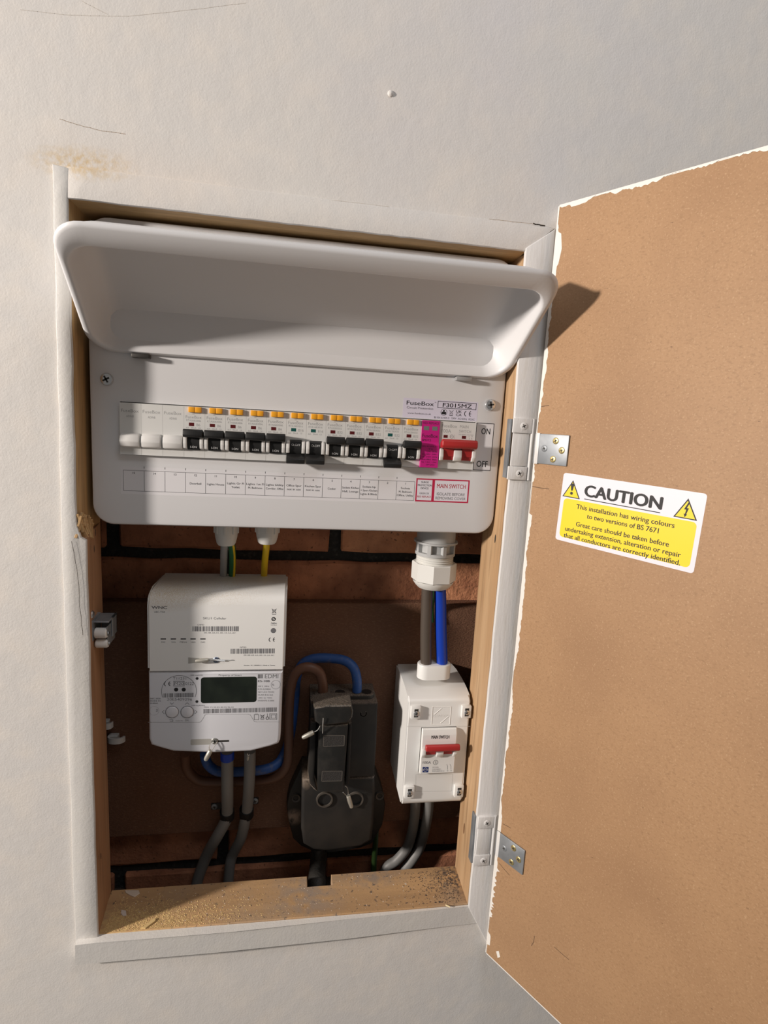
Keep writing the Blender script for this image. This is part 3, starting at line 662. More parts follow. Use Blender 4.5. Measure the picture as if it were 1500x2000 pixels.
def ce(k, pl, a, b, s_, e, w=None):
    w = w or s_ * .12
    for dx, bar in ((0, False), (s_ * .95, True)):
        P = [(a + dx + s_ * .45 - s_ * .45 * math.cos(t), b + s_ * .5 + s_ * .5 * math.sin(t)) for t in [math.radians(q) for q in range(-65, 66, 13)]]
        k.stroke(pl, P, w, e)
        if bar: k.stroke(pl, [(a + dx, b + s_ * .5), (a + dx + s_ * .32, b + s_ * .5)], w, e)
ce(k, cp, a0 + w_ * .825, b0 + h_ * .24, h_ * .27, .0004)
def ring(k, pl, a, b, r_, w, e, n=20, a0_=0, a1_=360): k.stroke(pl, [(a + r_ * math.cos(math.radians(a0_ + (a1_ - a0_) * i / n)), b + r_ * math.sin(math.radians(a0_ + (a1_ - a0_) * i / n))) for i in range(n + 1)], w, e)
def weee(k, pl, a, b, s_, e, w):
    k.stroke(pl, [(a - s_ * .32, b + s_ * .85), (a + s_ * .28, b + s_ * .2)], w, e); k.stroke(pl, [(a + s_ * .32, b + s_ * .85), (a - s_ * .28, b + s_ * .2)], w, e)
    k.stroke(pl, [(a - s_ * .22, b + s_ * .72), (a + s_ * .22, b + s_ * .72), (a + s_ * .16, b + s_ * .25), (a - s_ * .16, b + s_ * .25)], w * .8, e, True)
    k.flat(pl, [(a - s_ * .28, b), (a + s_ * .28, b), (a + s_ * .28, b + s_ * .1), (a - s_ * .28, b + s_ * .1)], e)
ring(k, cp, a0 + w_ * .545, b0 + h_ * .38, h_ * .165, .0003, .0004)
k.flat(cp, [(a0 + w_ * .515, b0 + h_ * .27), (a0 + w_ * .575, b0 + h_ * .27), (a0 + w_ * .575, b0 + h_ * .40), (a0 + w_ * .515, b0 + h_ * .40)], .0004); k.flat(cp, [(a0 + w_ * .535, b0 + h_ * .40), (a0 + w_ * .555, b0 + h_ * .40), (a0 + w_ * .555, b0 + h_ * .50), (a0 + w_ * .535, b0 + h_ * .50)], .0004)
weee(k, cp, a0 + w_ * .645, b0 + h_ * .22, h_ * .34, .0004, .00025)
prt(k, 'lettering', INK, rl)
# on / off plate
a0 = XR + 18 * P_ + 0.0012; a1 = cp.px(962, 870)[0]; b0, b1 = ZR - 0.0004, ZR + 0.0452
oo = MB().flat(cp, [(a0, b0), (a1, b0), (a1, b1), (a0, b1)], 0.00003, 0.00025).done('on_off_label', STP, cu, flatshade=True)
k = MB().stroke(cp, [(a0 + .0003, b0 + .0003), (a1 - .0003, b0 + .0003), (a1 - .0003, b1 - .0003), (a0 + .0003, b1 - .0003)], .0006, .0004, True)
k.text(cp, 'ON', (a0 + a1) / 2 + .001, b1 - .0105, h=.0058, w=.0088, e=.0004, bold=.016, align='C'); k.text(cp, 'OFF', (a0 + a1) / 2, b0 + .0035, h=.0060, w=.0112, e=.0004, bold=.016, align='C')
prt(k, 'lettering', INK, oo)
# circuit chart
a0, a1 = cp.px(236, 940)[0], cp.px(811, 960)[0]; bc0, bc1 = cp.px(242, 958)[1], cp.px(241, 918)[1]
A0 = cp.px(241, 935)[0]; CW = (cp.px(809, 960)[0] - A0) / 15
ch = MB().flat(cp, [(a0, bc0 - .003), (a1 + .001, bc0 - .003), (a1 + .001, bc1 + .0032), (a0, bc1 + .0032)], 0.00003, 0.0002).done('circuit_chart', STP, cu, flatshade=True)
k = MB()
names_ = {12: ['Doorbell'], 11: ['Lights House'], 10: ['Lights Gr Fl', 'Toilet'], 9: ['Lights 1st Fl', 'M. Bedroom'], 8: ['Lights Utility', 'Corridor, Office'], 7: ['Office Spur', 'not in use'], 6: ['Kitchen Spur', 'not in use'], 5: ['Cooker'], 4: ['Sockets Kitchen', 'Hall, Lounge'], 3: ['Sockets Up', '+ Spurs Kitchen', 'Lights & Blinds'], 1: ['Sockets', 'M. Bedroom', 'Office, Utility']}
for i in range(15):
    num = 15 - i; xa = A0 + i * CW; hgt = bc1 - bc0
    k.stroke(cp, [(xa, bc0), (xa + CW, bc0), (xa + CW, bc1), (xa, bc1)], .00030, .0003, True)
    k.text(cp, str(num), xa + CW / 2, bc1 - hgt * .17, h=.0019, e=.0003, bold=.01, align='C')
    if i: k.stroke(cp, [(xa, bc1 + .0022), (xa, bc1 + .0036)], .0004, .0004)
    ls = names_.get(num, [])
    for j, t in enumerate(ls):
        wmax = min(CW * .90, len(t) * .00125)
        k.text(cp, t, xa + CW / 2, bc0 + hgt * (.42 + .17 * (len(ls) - 1) / 2 - .19 * j), w=wmax, h=.0019, e=.0003, bold=.008, align='C')
prt(k, 'lettering', INK, ch)
# surge label and main switch label, red bordered
for nm, (u0, v0, u1, v1), lines in (('surge_label', (812, 934, 846, 979), [('SURGE', .42, .80, INK), ('PROTECTION', .80, .67, INK), ('DEVICE', .45, .54, INK), ('GREEN OK', .55, .32, INKG), ('RED REPLACE', .78, .18, INKR)]),
                                   ('main_switch_label', (846, 934, 916, 983), [('MAIN SWITCH', .80, .62, INKR), ('ISOLATE BEFORE', .78, .30, INKG), ('REMOVING COVER', .84, .12, INKG)])):
    pA, pB = cp.px(u0, v0), cp.px(u1, v1); c0 = cp.px((u0 + u1) / 2, (v0 + v1) / 2)
    a0, a1 = cp.px(u0, 957)[0], cp.px(u1, 957)[0]
    b1 = ZR - .0105; b0 = b1 - .0225
    o = MB().flat(cp, [(a0, b0), (a1, b0), (a1, b1), (a0, b1)], 0.00003, 0.00030).done(nm, mat('red_border', (0.50, 0.012, 0.06), 0.45), cu, flatshade=True)
    f = .0013; prt(MB().flat(cp, [(a0 + f, b0 + f), (a1 - f, b0 + f), (a1 - f, b1 - f), (a0 + f, b1 - f)], .0004), 'white_panel', STW, o)
    byc = {}
    for t, wf, yv, m in lines:
        kk = byc.setdefault(m.name, (MB(), m))[0]
        hh = .0042 if t == 'MAIN SWITCH' else (.0028 if nm == 'main_switch_label' else .0018)
        kk.text(cp, t, (a0 + a1) / 2, b0 + (b1 - b0) * yv, w=(a1 - a0) * wf, h=hh, e=.0005, bold=.012 if m is not INKG else .004, align='C')
    for kk, m in byc.values(): prt(kk, 'lettering', m, o)

# ------------------------------------------------------------------ modules on the rail
G_B = 'circuit breakers in the fuse board'
def modbody(mbx, w, steps=True):
    g = 0.00018
    prof = [(-0.0040, 0.0448), (-0.0040, 0.0002), (0.004, 0.0002), (0.004, -0.004), (0.060, -0.004), (0.060, 0.049), (0.004, 0.049), (0.004, 0.0448)]
    mbx.prism(prof, g, w - g, axis='X')
    return mbx
def fpl(o, dy): # the module's front plane in its own world position
    L = o.location; return Pl((L.x, L.y + dy, L.z), (1, 0, 0), (0, 0, 1))
def make_breaker(rate, on, loc, label):
    t = thing('circuit_breaker', label, 'circuit breaker', loc, G_B); L = Vector(loc); xf = Matrix.Translation(L)
    mb = MB(); g = .00006
    prof = [(-0.0040, 0.0448), (-0.0040, 0.0002), (0.004, 0.0002), (0.004, -0.004), (0.060, -0.004), (0.060, 0.049), (0.004, 0.049), (0.004, 0.0448)]
    mb.prism(prof, g, P_ - g, axis='X', xf=xf); mb.done('body', MODW, t)
    tb = MB().box(.0040, .00945, -.0062, -.0035, .0397, .0445, .0005, 2, xf).box(.00955, .0150, -.0062, -.0035, .0397, .0445, .0005, 2, xf).done('test_button', ORG, t)
    pl = fpl(t, -0.0040)
    MB().flat(pl, [(.0042, .0278), (.0086, .0278), (.0086, .0307), (.0042, .0307)], .00005, .0003).done('status_window', DRED if on else TEAL, t, flatshade=True)
    # lever guards
    for xa in (.0004, .0142):
        MB().prism([(-.0038, .0075), (-.0088, .0085), (-.0100, .0130), (-.0092, .0185), (-.0038, .0200)], xa, xa + .0030, .0005, 2, axis='X', xf=xf, allr=True).done('lever_guard', MODW2, t)
    # lever: barrel in the recess and a full-width bar
    lv = MB()
    lv.prism([(-.0036, .0068), (-.0062, .0072), (-.0080, .0105), (-.0082, .0150), (-.0070, .0190), (-.0036, .0205)], .0036, .0140, axis='X', xf=xf)
    if on: lv.prism([(-.0045, .0178), (-.0128, .0182), (-.0142, .0200), (-.0135, .0245), (-.0118, .0254), (-.0045, .0235)], .0006, P_ - .0006, .0007, 2, axis='X', xf=xf, allr=True)
    else: lv.prism([(-.0045, .0085), (-.0118, .0050), (-.0140, .0032), (-.0132, -.0002), (-.0110, -.0012), (-.0045, .0035)], .0006, P_ - .0006, .0007, 2, axis='X', xf=xf, allr=True)
    lo = lv.done('lever', BLK, t)
    pl2 = fpl(t, -0.0083); k = MB()
    if on: k.text(pl2, 'I-ON', P_ / 2, .0088, h=.0019, e=.0002, bold=.006, align='C')
    else: k.text(pl2, 'O-OFF', P_ / 2, .0150, h=.0020, e=.0002, bold=.006, align='C')
    prt(k, 'lever_mark', INKW, lo)
    k = MB()
    k.text(pl, 'FuseBox', .0015, .0344, w=.0135, h=.0027, e=.00012)
    k.text(pl, {6: 'RTA06B3006', 16: 'RTA16B3016', 32: 'RTA32B3032'}[rate], .0020, .0318, w=.0125, h=.0017, e=.00012)
    k.text(pl, 'B%d' % rate, .0107, .0280, h=.0023, e=.00012)
    k.text(pl, '30mA', .0060, .0256, h=.0014, e=.00012); k.text(pl, 'test', .0070, .0380, h=.0009, e=.00012); k.text(pl, '6kA', .0018, .0256, h=.0012, e=.00012); k.text(pl, 'CE', .0122, .0256, h=.0013, e=.00012)
    prt(k, 'lettering', INKL, t)
    return t
def copy_tree(o, loc, label):
    c = o.copy(); C.objects.link(c); c.location = loc; c['label'] = label
    for ch_ in list(o.children):
        d = ch_.copy(); C.objects.link(d); d.parent = c; d.matrix_parent_inverse = ch_.matrix_parent_inverse.copy()
        for g_ in list(ch_.children):
            e_ = g_.copy(); C.objects.link(e_); e_.parent = d; e_.matrix_parent_inverse = g_.matrix_parent_inverse.copy()
    return c
what = {12: 'Doorbell', 11: 'Lights House', 10: 'Lights Gr Fl Toilet', 9: 'Lights 1st Fl', 8: 'Lights Utility', 7: 'Office Spur', 6: 'Kitchen Spur', 5: 'Cooker', 4: 'Sockets Kitchen Hall', 3: 'Sockets Up', 2: 'empty chart cell 2', 1: 'Sockets M. Bedroom'}
protos = {}
for num in range(12, 0, -1):
    rate = 6 if num >= 8 else (16 if num >= 6 else 32); on = num not in (7, 6, 2)
    loc = (XR + (15 - num) * P_, YP, ZR)
    lb = 'circuit breaker switched %s, above chart cell %d%s' % ('on' if on else 'off', num, '' if num == 2 else ' reading ' + what[num])
    if (rate, on) in protos: copy_tree(protos[(rate, on)], loc, lb)
    else: protos[(rate, on)] = make_breaker(rate, on, loc, lb)
def make_blank(loc, label):
    t = thing('blanking_module', label, 'blanking module', loc, 'white blanks in the fuse board'); xf = Matrix.Translation(Vector(loc))
    modbody(MB(xf), P_).done('body', MODW, t) if False else None
    mb = MB(); g = .00006
    mb.prism([(-0.0040, 0.0448), (-0.0040, 0.0002), (0.004, 0.0002), (0.004, -0.004), (0.060, -0.004), (0.060, 0.049), (0.004, 0.049), (0.004, 0.0448)], g, P_ - g, axis='X', xf=xf); mb.done('body', MODW, t)
    MB().prism([(-.0038, .0065), (-.0078, .0075), (-.0092, .0120), (-.0082, .0170), (-.0038, .0192)], .0008, P_ - .0012, .0007, 2, axis='X', xf=xf, allr=True).done('raised_bar', MODW2, t)
    k = MB(); pl = fpl(t, -.0040); k.text(pl, 'FuseBox', .0013, .0368, w=.0145, h=.0028, e=.00012); k.text(pl, 'ADINB', .0055, .0325, w=.0062, h=.0019, e=.00012); prt(k, 'lettering', INKL, t)
    return t
b1_ = make_blank((XR, YP, ZR), 'white blank at the far left end of the breaker row, above chart cell 15')
copy_tree(b1_, (XR + P_, YP, ZR), 'white blank second from the left end, above chart cell 14')
copy_tree(b1_, (XR + 2 * P_, YP, ZR), 'white blank next to the first breaker, above chart cell 13')
# surge protector
loc = (XR + 15 * P_, YP, ZR); sp = thing('surge_protector', 'magenta faced surge protection module beside the red main switch', 'surge protector', loc); xf = Matrix.Translation(Vector(loc))
MB().prism([(-0.0040, 0.0448), (-0.0040, 0.0002), (0.004, 0.0002), (0.004, -0.004), (0.060, -0.004), (0.060, 0.049), (0.004, 0.049), (0.004, 0.0448)], .00006, P_ - .00006, axis='X', xf=xf).done('body', MODW, sp)
MB().prism([(-.0038, .0004), (-.0078, .0008), (-.0078, .0222), (-.0052, .0245), (-.0052, .0446), (-.0038, .0446)], .0004, P_ - .0004, axis='X', xf=xf).done('cartridge', MAG, sp)
pl = fpl(sp, -.0052)
for xa in (.0022, .0103): MB().flat(pl, [(xa, .0355), (xa + .0050, .0355), (xa + .0050, .0392), (xa, .0392)], 0, .0003).done('status_window', GWIN, sp, flatshade=True)
k = MB(); k.text(pl, 'RED REPLACE', .0014, .0412, w=.0150, h=.0022, e=.0002); k.text(pl, 'FuseBox', .0012, .0288, w=.0150, h=.0034, e=.0002, bold=.012); k.text(pl, 'SPDT2', .0012, .0254, w=.0085, h=.0020, e=.0002, bold=.012)
pl2 = fpl(sp, -.0078)
for i, (t, xa, w_) in enumerate((('EN 61643-11', .0014, .0140), ('T2', .0070, .0045), ('L-N   N-PE', .0060, .0100), ('Un  230V~  230V~', .0014, .0150), ('Uc  275V  255V', .0014, .0150), ('Imax 40kA  40kA', .0014, .0145), ('Up  1.5kV  1.5kV', .0014, .0145), ('IP20', .0060, .0080))):
    k.text(pl2, t, xa, .0200 - i * .00245, w=w_, h=.0013, e=.0003)
prt(k, 'lettering', INKM, sp)
# main switch, two modules wide
loc = (XR + 16 * P_, YP, ZR); ms = thing('main_switch', 'white double-width main switch with a red bar lever at the right end of the row', 'main switch', loc); xf = Matrix.Translation(Vector(loc)); W2 = 2 * P_
MB().prism([(-0.0040, 0.0448), (-0.0040, 0.0002), (0.004, 0.0002), (0.004, -0.004), (0.060, -0.004), (0.060, 0.049), (0.004, 0.049), (0.004, 0.0448)], .00006, W2 - .00006, axis='X', xf=xf).done('body', MODW, ms)
lv = MB()
for xa in (.0042, .0220): lv.prism([(-.0036, .0085), (-.0066, .0090), (-.0074, .0120), (-.0082, .0122), (-.0086, .0165), (-.0095, .0205), (-.0036, .0215)], xa, xa + .0098, axis='X', xf=xf)
lv.prism([(-.0060, .0196), (-.0140, .0200), (-.0158, .0222), (-.0152, .0272), (-.0125, .0288), (-.0060, .0250)], .0008, W2 - .0004, .0012, 3, axis='X', xf=xf, allr=True); lv.done('lever', RED, ms)
for xa, xw in ((.0004, .0036), (.0142, .0076), (.0320, .0034)):
    MB().prism([(-.0038, .0075), (-.0088, .0082), (-.0104, .0120), (-.0098, .0185), (-.0038, .0205)], xa, xa + xw, .0006, 2, axis='X', xf=xf, allr=True).done('lever_guard', MODW2, ms)
pl = fpl(ms, -.0040)
for xa in (.0042, .0222): MB().flat(pl, [(xa, .0293), (xa + .0040, .0293), (xa + .0040, .0320), (xa, .0320)], .00005, .0003).done('status_window', DRED, ms, flatshade=True)
k = MB(); k.text(pl, 'FuseBox', .0020, .0392, w=.0148, h=.0030, e=.00012); k.text(pl, '100A', .0020, .0342, w=.0092, h=.0034, e=.00012); k.text(pl, 'MAIN', .0195, .0392, w=.0085, h=.0029, e=.00012); k.text(pl, 'SWITCH', .0190, .0350, w=.0118, h=.0027, e=.00012); k.text(pl, 'EN 60947-3 AC22A', .0190, .0327, w=.0145, h=.0011, e=.00012)
ring(k, pl, .0122, .0307, .0016, .0003, .00012); k.stroke(pl, [(.0113, .0307), (.0131, .0307)], .0003, .00012); k.text(pl, '2 4', .0290, .0290, w=.0036, h=.0014, e=.00012); k.text(pl, '1 3', .0290, .0312, w=.0036, h=.0014, e=.00012); k.stroke(pl, [(.0150, .0290), (.0150, .0328)], .0002, .00012)
prt(k, 'lettering', INKL, ms)

# ================================================================== GLANDS AND CABLES BELOW THE BOARD
def hexr(k, n=6): return 1.0
YG = 0.066
gp = PY(849, 1090, YG); gx = gp.x
def zpx(u, v, Y): return PY(u, v, Y).z
g = thing('cable_gland', 'large grey plastic cable gland holding the brown and blue tails', 'cable gland', (gx, YG, CB + .0015), 'cable glands under the fuse board')
zf = zpx(849, 1056, YG)
MB().cyl((gx, YG, CB + .0014), (gx, YG, zf), .0205, n=32).done('neck', GLAND, g)
MB().lathe([(0, 0), (.0232, 0), (.0232, .0018), (.0205, .0026), (0, .0026)], (gx, YG, zf + .0006), (0, 0, -1), 36).done('flange', GLAND, g)
zc1 = zpx(849, 1078, YG)
mb = MB(); mb.cyl((gx, YG, zf - .002), (gx, YG, zc1), .0168, n=28)
for i in range(8):
    a = 2 * math.pi * (i + .3) / 8; mb.box(-.0022, .0022, .0155, .0212, zc1 - .0005, zf - .0018, .0004, 1, Matrix.Translation((gx, YG, 0)) @ Matrix.Rotation(a, 4, 'Z'))
mb.lathe([(.0160, 0), (.0212, 0), (.0212, .0032), (.0160, .0032)], (gx, YG, zc1 + .0012), (0, 0, -1), 32)
mb.done('castle_ring', GLAND, g)
zn1 = zpx(849, 1097, YG); th = MB(); prof = [(0, 0)]; n_ = 5; L = zc1 - zn1 + .001
for i in range(n_): prof += [(.0182, L * i / n_), (.0198, L * (i + .35) / n_), (.0198, L * (i + .6) / n_)]
prof += [(.0182, L), (0, L)]
th.lathe(prof, (gx, YG, zc1), (0, 0, -1), 32).done('thread', GLANDW, g, angle=60)
zn2 = zpx(849, 1132, YG)
mb = MB(); mb.lathe([(0, 0), (.0232, 0), (.0238, .001), (.0238, (zn1 - zn2) * .95), (.0225, zn1 - zn2), (0, zn1 - zn2)], (gx, YG, zn1), (0, 0, -1), 8, rot=0.25)
mb.done('hex_nut', GLANDW, g, angle=20)
zn3 = zpx(849, 1146, YG); MB().lathe([(.0222, 0), (.0216, .002), (.0190, (zn2 - zn3) * .7), (.0165, zn2 - zn3), (.0120, zn2 - zn3), (.0120, .001)], (gx, YG, zn2 + .0004), (0, 0, -1), 36).done('dome_cap', GLANDW, g)
for (u, vb, lbl) in ((442, 1064, 'small white cable gland over the grey and the green cable'), (522, 1061, 'small white cable gland over the single yellow cable')):
    p = PY(u, 1045, YG); zb_ = zpx(u, vb, YG); g = thing('cable_gland', lbl, 'cable gland', (p.x, YG, CB + .0015), 'cable glands under the fuse board')
    H_ = CB + .0015 - zb_
    MB().lathe([(0, 0), (.0118, 0), (.0118, .002), (.0112, .0022), (.0112, H_ * .55), (.0106, H_ * .72), (.0092, H_ * .93), (.0078, H_), (.0070, H_), (.0070, H_ * .5)], (p.x, YG, CB + .0015), (0, 0, -1), 28).done('dome_nut', GLANDW, g)
    mb = MB()
    for i in range(8):
        a = 2 * math.pi * i / 8; mb.box(-.0012, .0012, .0105, .0122, CB + .0015 - H_ * .55, CB + .0010, .0003, 1, Matrix.Translation((p.x, YG, 0)) @ Matrix.Rotation(a, 4, 'Z'))
    mb.done('grip_rib', GLANDW, g)
def cable(name, pts, r, m, label, group=None, n=14, cat='cable'):
    """pts: (u, v, Y)"""
    P = [PY(*p) if not isinstance(p, Vector) else p for p in pts]
    return tag(MB().tube(P, r, n).done(name, m, angle=60), label, cat, group)
CG = 'cables in the cupboard'
cable('meter_tail', [(835, 1135, YG), (834, 1170, YG), (832, 1230, YG), (832, 1290, .0655), (832, 1304, .0655)], .0062, CBRN, 'dark brown meter tail from the large gland to the white isolator', CG)
cable('meter_tail', [(859, 1135, YG), (860, 1170, YG), (861, 1230, YG), (863, 1290, .0655), (863, 1304, .0655)], .0064, CBLUE, 'bright blue meter tail from the large gland to the white isolator', CG)
cable('earth_wire', [(847, 1130, YG + .006), (846, 1160, .09), (843, 1185, .108), (843, 1215, .108)], .0028, CGRN, 'thin green wire between the brown and blue tails', CG, 8)
cable('grey_cable', [(440, 1050, YG), (438, 1070, YG + .006), (437, 1100, YG + .022), (436, 1150, .1108), (436, 1165, .1108)], .0038, CGREYL, 'pale grey cable dropping from the small gland behind the meter', CG)
ew = cable('earth_wire', [(450, 1050, YG), (453, 1070, YG + .006), (454, 1100, YG + .022), (452, 1150, .1110), (451, 1165, .1110)], .0036, CGRN, 'green and yellow striped earth wire beside the pale grey cable', CG)
pts = [PY(u, v, Y) for u, v, Y in ((453.5, 1050, YG), (457, 1070, YG + .006), (458.5, 1100, YG + .022), (456, 1150, .1110))]
MB().tube([p + Vector((-.0004, -.0024, 0)) for p in pts], .0015, 8).done('yellow_stripe', CYEL, ew)
cable('yellow_cable', [(521, 1050, YG), (520, 1070, YG + .006), (517, 1100, YG + .022), (515, 1140, .1108), (515, 1160, .1108)], .0034, CYEL, 'single yellow cable dropping behind the meter', CG)

# ================================================================== BACKBOARD
bz1, bz0 = PY(700, 1178, YBD).z, PY(700, 1608, YBD).z
bb = tag(MB().box(-0.085, 0.395, YBD, YB - .0004, bz0, bz1, 0.001, 1).done('backboard', BOARD), 'dark brown particle board behind the meter and the cutout', 'board')

# ================================================================== METER AND HUB
YM = 0.037; YMB = 0.1065
mp = plY(YM)
def mq(u, v, Y=YM): p = PY(u, v, Y); return (p.x, p.z)
hub = thing('communications_hub', 'white cellular communications hub on top of the grey meter, sawdust on its top', 'communications hub', PY(424, 1310, .07))
hx0, hx1 = mq(287, 1240)[0], mq(558, 1240)[0]; hz0, hz1 = mq(420, 1309)[1], mq(420, 1160)[1]
b = bmesh.new()
side = [(YMB, hz0), (YMB, hz1 + .0005), (YM + .022, hz1 + .0005), (YM + .008, hz1 - .001), (YM + .0025, hz1 - .005), (YM, hz1 - .012), (YM, hz0)]
mb = MB(); mb.prism(side, hx0, hx1, axis='X'); bmesh.ops.bevel(mb.bm, geom=[e for e in mb.bm.edges if abs(e.verts[0].co.x - e.verts[1].co.x) < 1e-6 and (e.verts[0].co.y < YMB - .001 or e.verts[1].co.y < YMB - .001)], offset=.0022, segments=3, affect='EDGES')
mb.done('case', DUSTPLW, hub, angle=40)
def mtext(k, t, u0, v0, u1, v1, h, pl=mp, bold=0.0, e=.0003): k.tpx(pl, t, u0, v0, u1, v1, h, e, bold)
def c6(x, y): return 270 + x * 310 / 1500, 1100 + y * 220 / 1065
def c7(x, y): return 270 + x * 310 / 1500, 1290 + y * 230 / 1113
k = MB()
def t6(t, x0_, y0_, x1_, y1_, h, bold=0): k.tpx(mp, t, *c6(x0_, y0_), *c6(x1_, y1_), h, .0003, bold)
t6('WNC', 126, 430, 272, 432, .0028, .03); t6('UBC-TN4', 150, 468, 252, 469, .0017)
prt(k, 'brand_lettering', INKG, hub); k = MB()
t6('SKU1 Cellular', 612, 530, 832, 531, .0022)
t6('CHFID', 558, 588, 622, 588, .0014); t6('00-08-6B-01-00-10-2A-8C', 622, 663, 922, 665, .0012); t6('GPFID', 960, 800, 1020, 801, .0014); t6('00-08-6B-6A-00-10-2A-8C', 996, 874, 1286, 876, .0012)
prt(k, 'lettering', INKG, hub); k = MB()
t6('Version  01 / 20200211 / Made in Taiwan', 996, 971, 1292, 971, .0012, .01)
prt(k, 'lettering', INKG, hub); k = MB()
for t, x_ in (('SW', 237), ('WAN', 332), ('MESH', 426), ('HAN', 518), ('GAS', 611)): t6(t, x_ - (32 if t == 'MESH' else 20), 752, x_ + (32 if t == 'MESH' else 20), 753, .0014)
def bar(k, pl, conv, x0_, y0_, x1_, y1_, seed):
    r = random.Random(seed); a0, b1 = pl.px(*conv(x0_, y0_)); a1, b0 = pl.px(*conv(x1_, y1_)); b1 = pl.px(*conv((x0_ + x1_) / 2, y0_))[1]; b0 = pl.px(*conv((x0_ + x1_) / 2, y1_))[1]
    x_ = a0
    while x_ < a1 - .0005:
        w = r.choice((.0003, .0005, .0008, .0011)); k.flat(pl, [(x_, b0), (min(x_ + w, a1), b0), (min(x_ + w, a1), b1), (x_, b1)], .0003); x_ += w + r.choice((.0003, .0004, .0007))
prt(k, 'lettering', INKG, hub)
k = MB(); bar(k, mp, c6, 512, 597, 952, 643, 1); prt(k, 'barcode', INKG, hub)
k = MB(); bar(k, mp, c6, 873, 808, 1297, 854, 2); prt(k, 'barcode', INKG, hub)
k = MB()
a, b_ = mp.px(*c6(1268, 720)); ce(k, mp, mp.px(*c6(1236, 742))[0], mp.px(*c6(1236, 742))[1], .0042, .0003, .0006)
a, b_ = mp.px(*c6(1283, 485)); weee(k, mp, a, b_, .0068, .0003, .0005)
a, b_ = mp.px(*c6(1279, 528)); ring(k, mp, a, b_, .0016, .0008, .0003); k.stroke(mp, [(a - .0011, b_ - .001), (a + .0011, b_ + .001)], .0007, .0003)
t6('ZigBee', 1252, 572, 1308, 572, .0014, .02); t6('Certified', 1252, 588, 1308, 588, .0009)
prt(k, 'approval_marks', INKG, hub)
k = MB(); a, b_ = mp.px(*c6(1277, 637)); k.flat(mp, circ(a, b_, .0026), .0003); prt(k, 'round_mark', INKG, hub)
k = MB()
for x_ in (237, 332, 426, 518, 611):
    a, b_ = mp.px(*c6(x_, 716)); k.flat(mp, [(a - .0025, b_ - .0006), (a + .0025, b_ - .0006), (a + .0025, b_ + .0006), (a - .0025, b_ + .0006)], .0003)
prt(k, 'indicator_slot', INK, hub)
def seal_at(parent_unused, body0, body1, wires, label, Y, r=.0020):
    s_ = thing('security_seal', label, 'seal', PY(*body1, Y), 'wire security seals')
    p0, p1 = PY(*body0, Y), PY(*body1, Y); d = (p1 - p0)
    MB().lathe([(0, 0), (r * .8, 0), (r, .0008), (r * 1.05, d.length * .45), (r, d.length * .75), (r * .85, d.length - .0008), (r * .5, d.length), (0, d.length)], p0, d, 12).done('crimp', LEAD, s_)
    mb = MB()
    for w in wires: mb.tube([PY(*q) if len(q) == 3 else PY(q[0], q[1], Y) for q in w], .00042, 6, 4)
    mb.done('wire', WIRE, s_); return s_
# hub slot, screw and seal
a0, b1 = mp.px(*c6(472, 890)); a1, b0 = mp.px(*c6(740, 946))
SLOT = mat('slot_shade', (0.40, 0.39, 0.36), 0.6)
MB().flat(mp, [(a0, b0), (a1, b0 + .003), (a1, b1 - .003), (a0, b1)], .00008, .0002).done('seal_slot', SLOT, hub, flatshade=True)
a, b_ = mp.px(*c6(738, 915)); screw(hub, mp, a, b_, .0, .0031, .0010, mat('blued_screw', (0.20, 0.24, 0.33), 0.3, metal=0.8), .2)
seal_at(hub, c6(662, 915), c6(540, 925), [[(*c6(650, 918), YM - .002), (*c6(700, 914), YM - .003), (*c6(740, 912), YM - .0022), (*c6(810, 914), YM - .0014), (*c6(880, 915), YM - .001)], [(*c6(650, 914), YM - .002), (*c6(740, 920), YM - .0022), (*c6(820, 925), YM - .0012)]], 'seal with a stub of wire lying in the slot of the hub', YM - .0024)

met = thing('electricity_meter', 'pale grey smart electricity meter with a dark display below the hub', 'electricity meter', PY(424, 1472, .07))
outl = [c7(92, 112), c7(1366, 112), c7(1352, 500), c7(1346, 700), c7(1340, 760), c7(1325, 792), c7(1250, 818), c7(1060, 866), c7(720, 880), c7(330, 866), c7(200, 830), c7(120, 805), c7(98, 745)]
po = [mq(*q) for q in outl]
MB().prism(po, YM + .0004, YMB, .0030, 3).done('case', PLG, met, angle=40)
pm = plY(YM + .0004)
k = MB()
def t7(t, x0_, y0_, x1_, y1_, h, bold=0): k.tpx(pm, t, *c7(x0_, y0_), *c7(x1_, y1_), h, .0003, bold)
t7('T11231', 328, 180, 452, 181, .0026); t7('0122', 445, 232, 524, 233, .0034); t7('M20', 343, 232, 428, 233, .0034)
k.stroke(pm, [pm.px(*c7(*q)) for q in ((336, 196), (434, 196), (434, 241), (336, 241))], .0005, .0003, True)
a, b_ = pm.px(*c7(246, 240)); ce(k, pm, a, b_, .0044, .0003, .0006)
a, b_ = pm.px(*c7(386, 290)); ring(k, pm, a, b_ , .0164, .0004, .0003, 36, -22, 202)
t7('20E5409296', 272, 378, 508, 379, .0027); bar(k, pm, c7, 240, 308, 532, 347, 5)
t7('DEC 2020', 112, 366, 210, 366, .0014, .02); t7('MADE IN', 112, 388, 212, 388, .0014, .02); t7('CHINA', 112, 410, 186, 410, .0014, .02)
t7('1000 imp/kWh', 492, 144, 610, 144, .0012); t7('1000 imp/kVArh', 505, 430, 628, 430, .0012); t7('Property of Smart', 760, 146, 978, 146, .0018)
t7('EDMI', 1196, 167, 1322, 167, .0044); t7('ES-10B', 1132, 203, 1242, 203, .0022, .03)
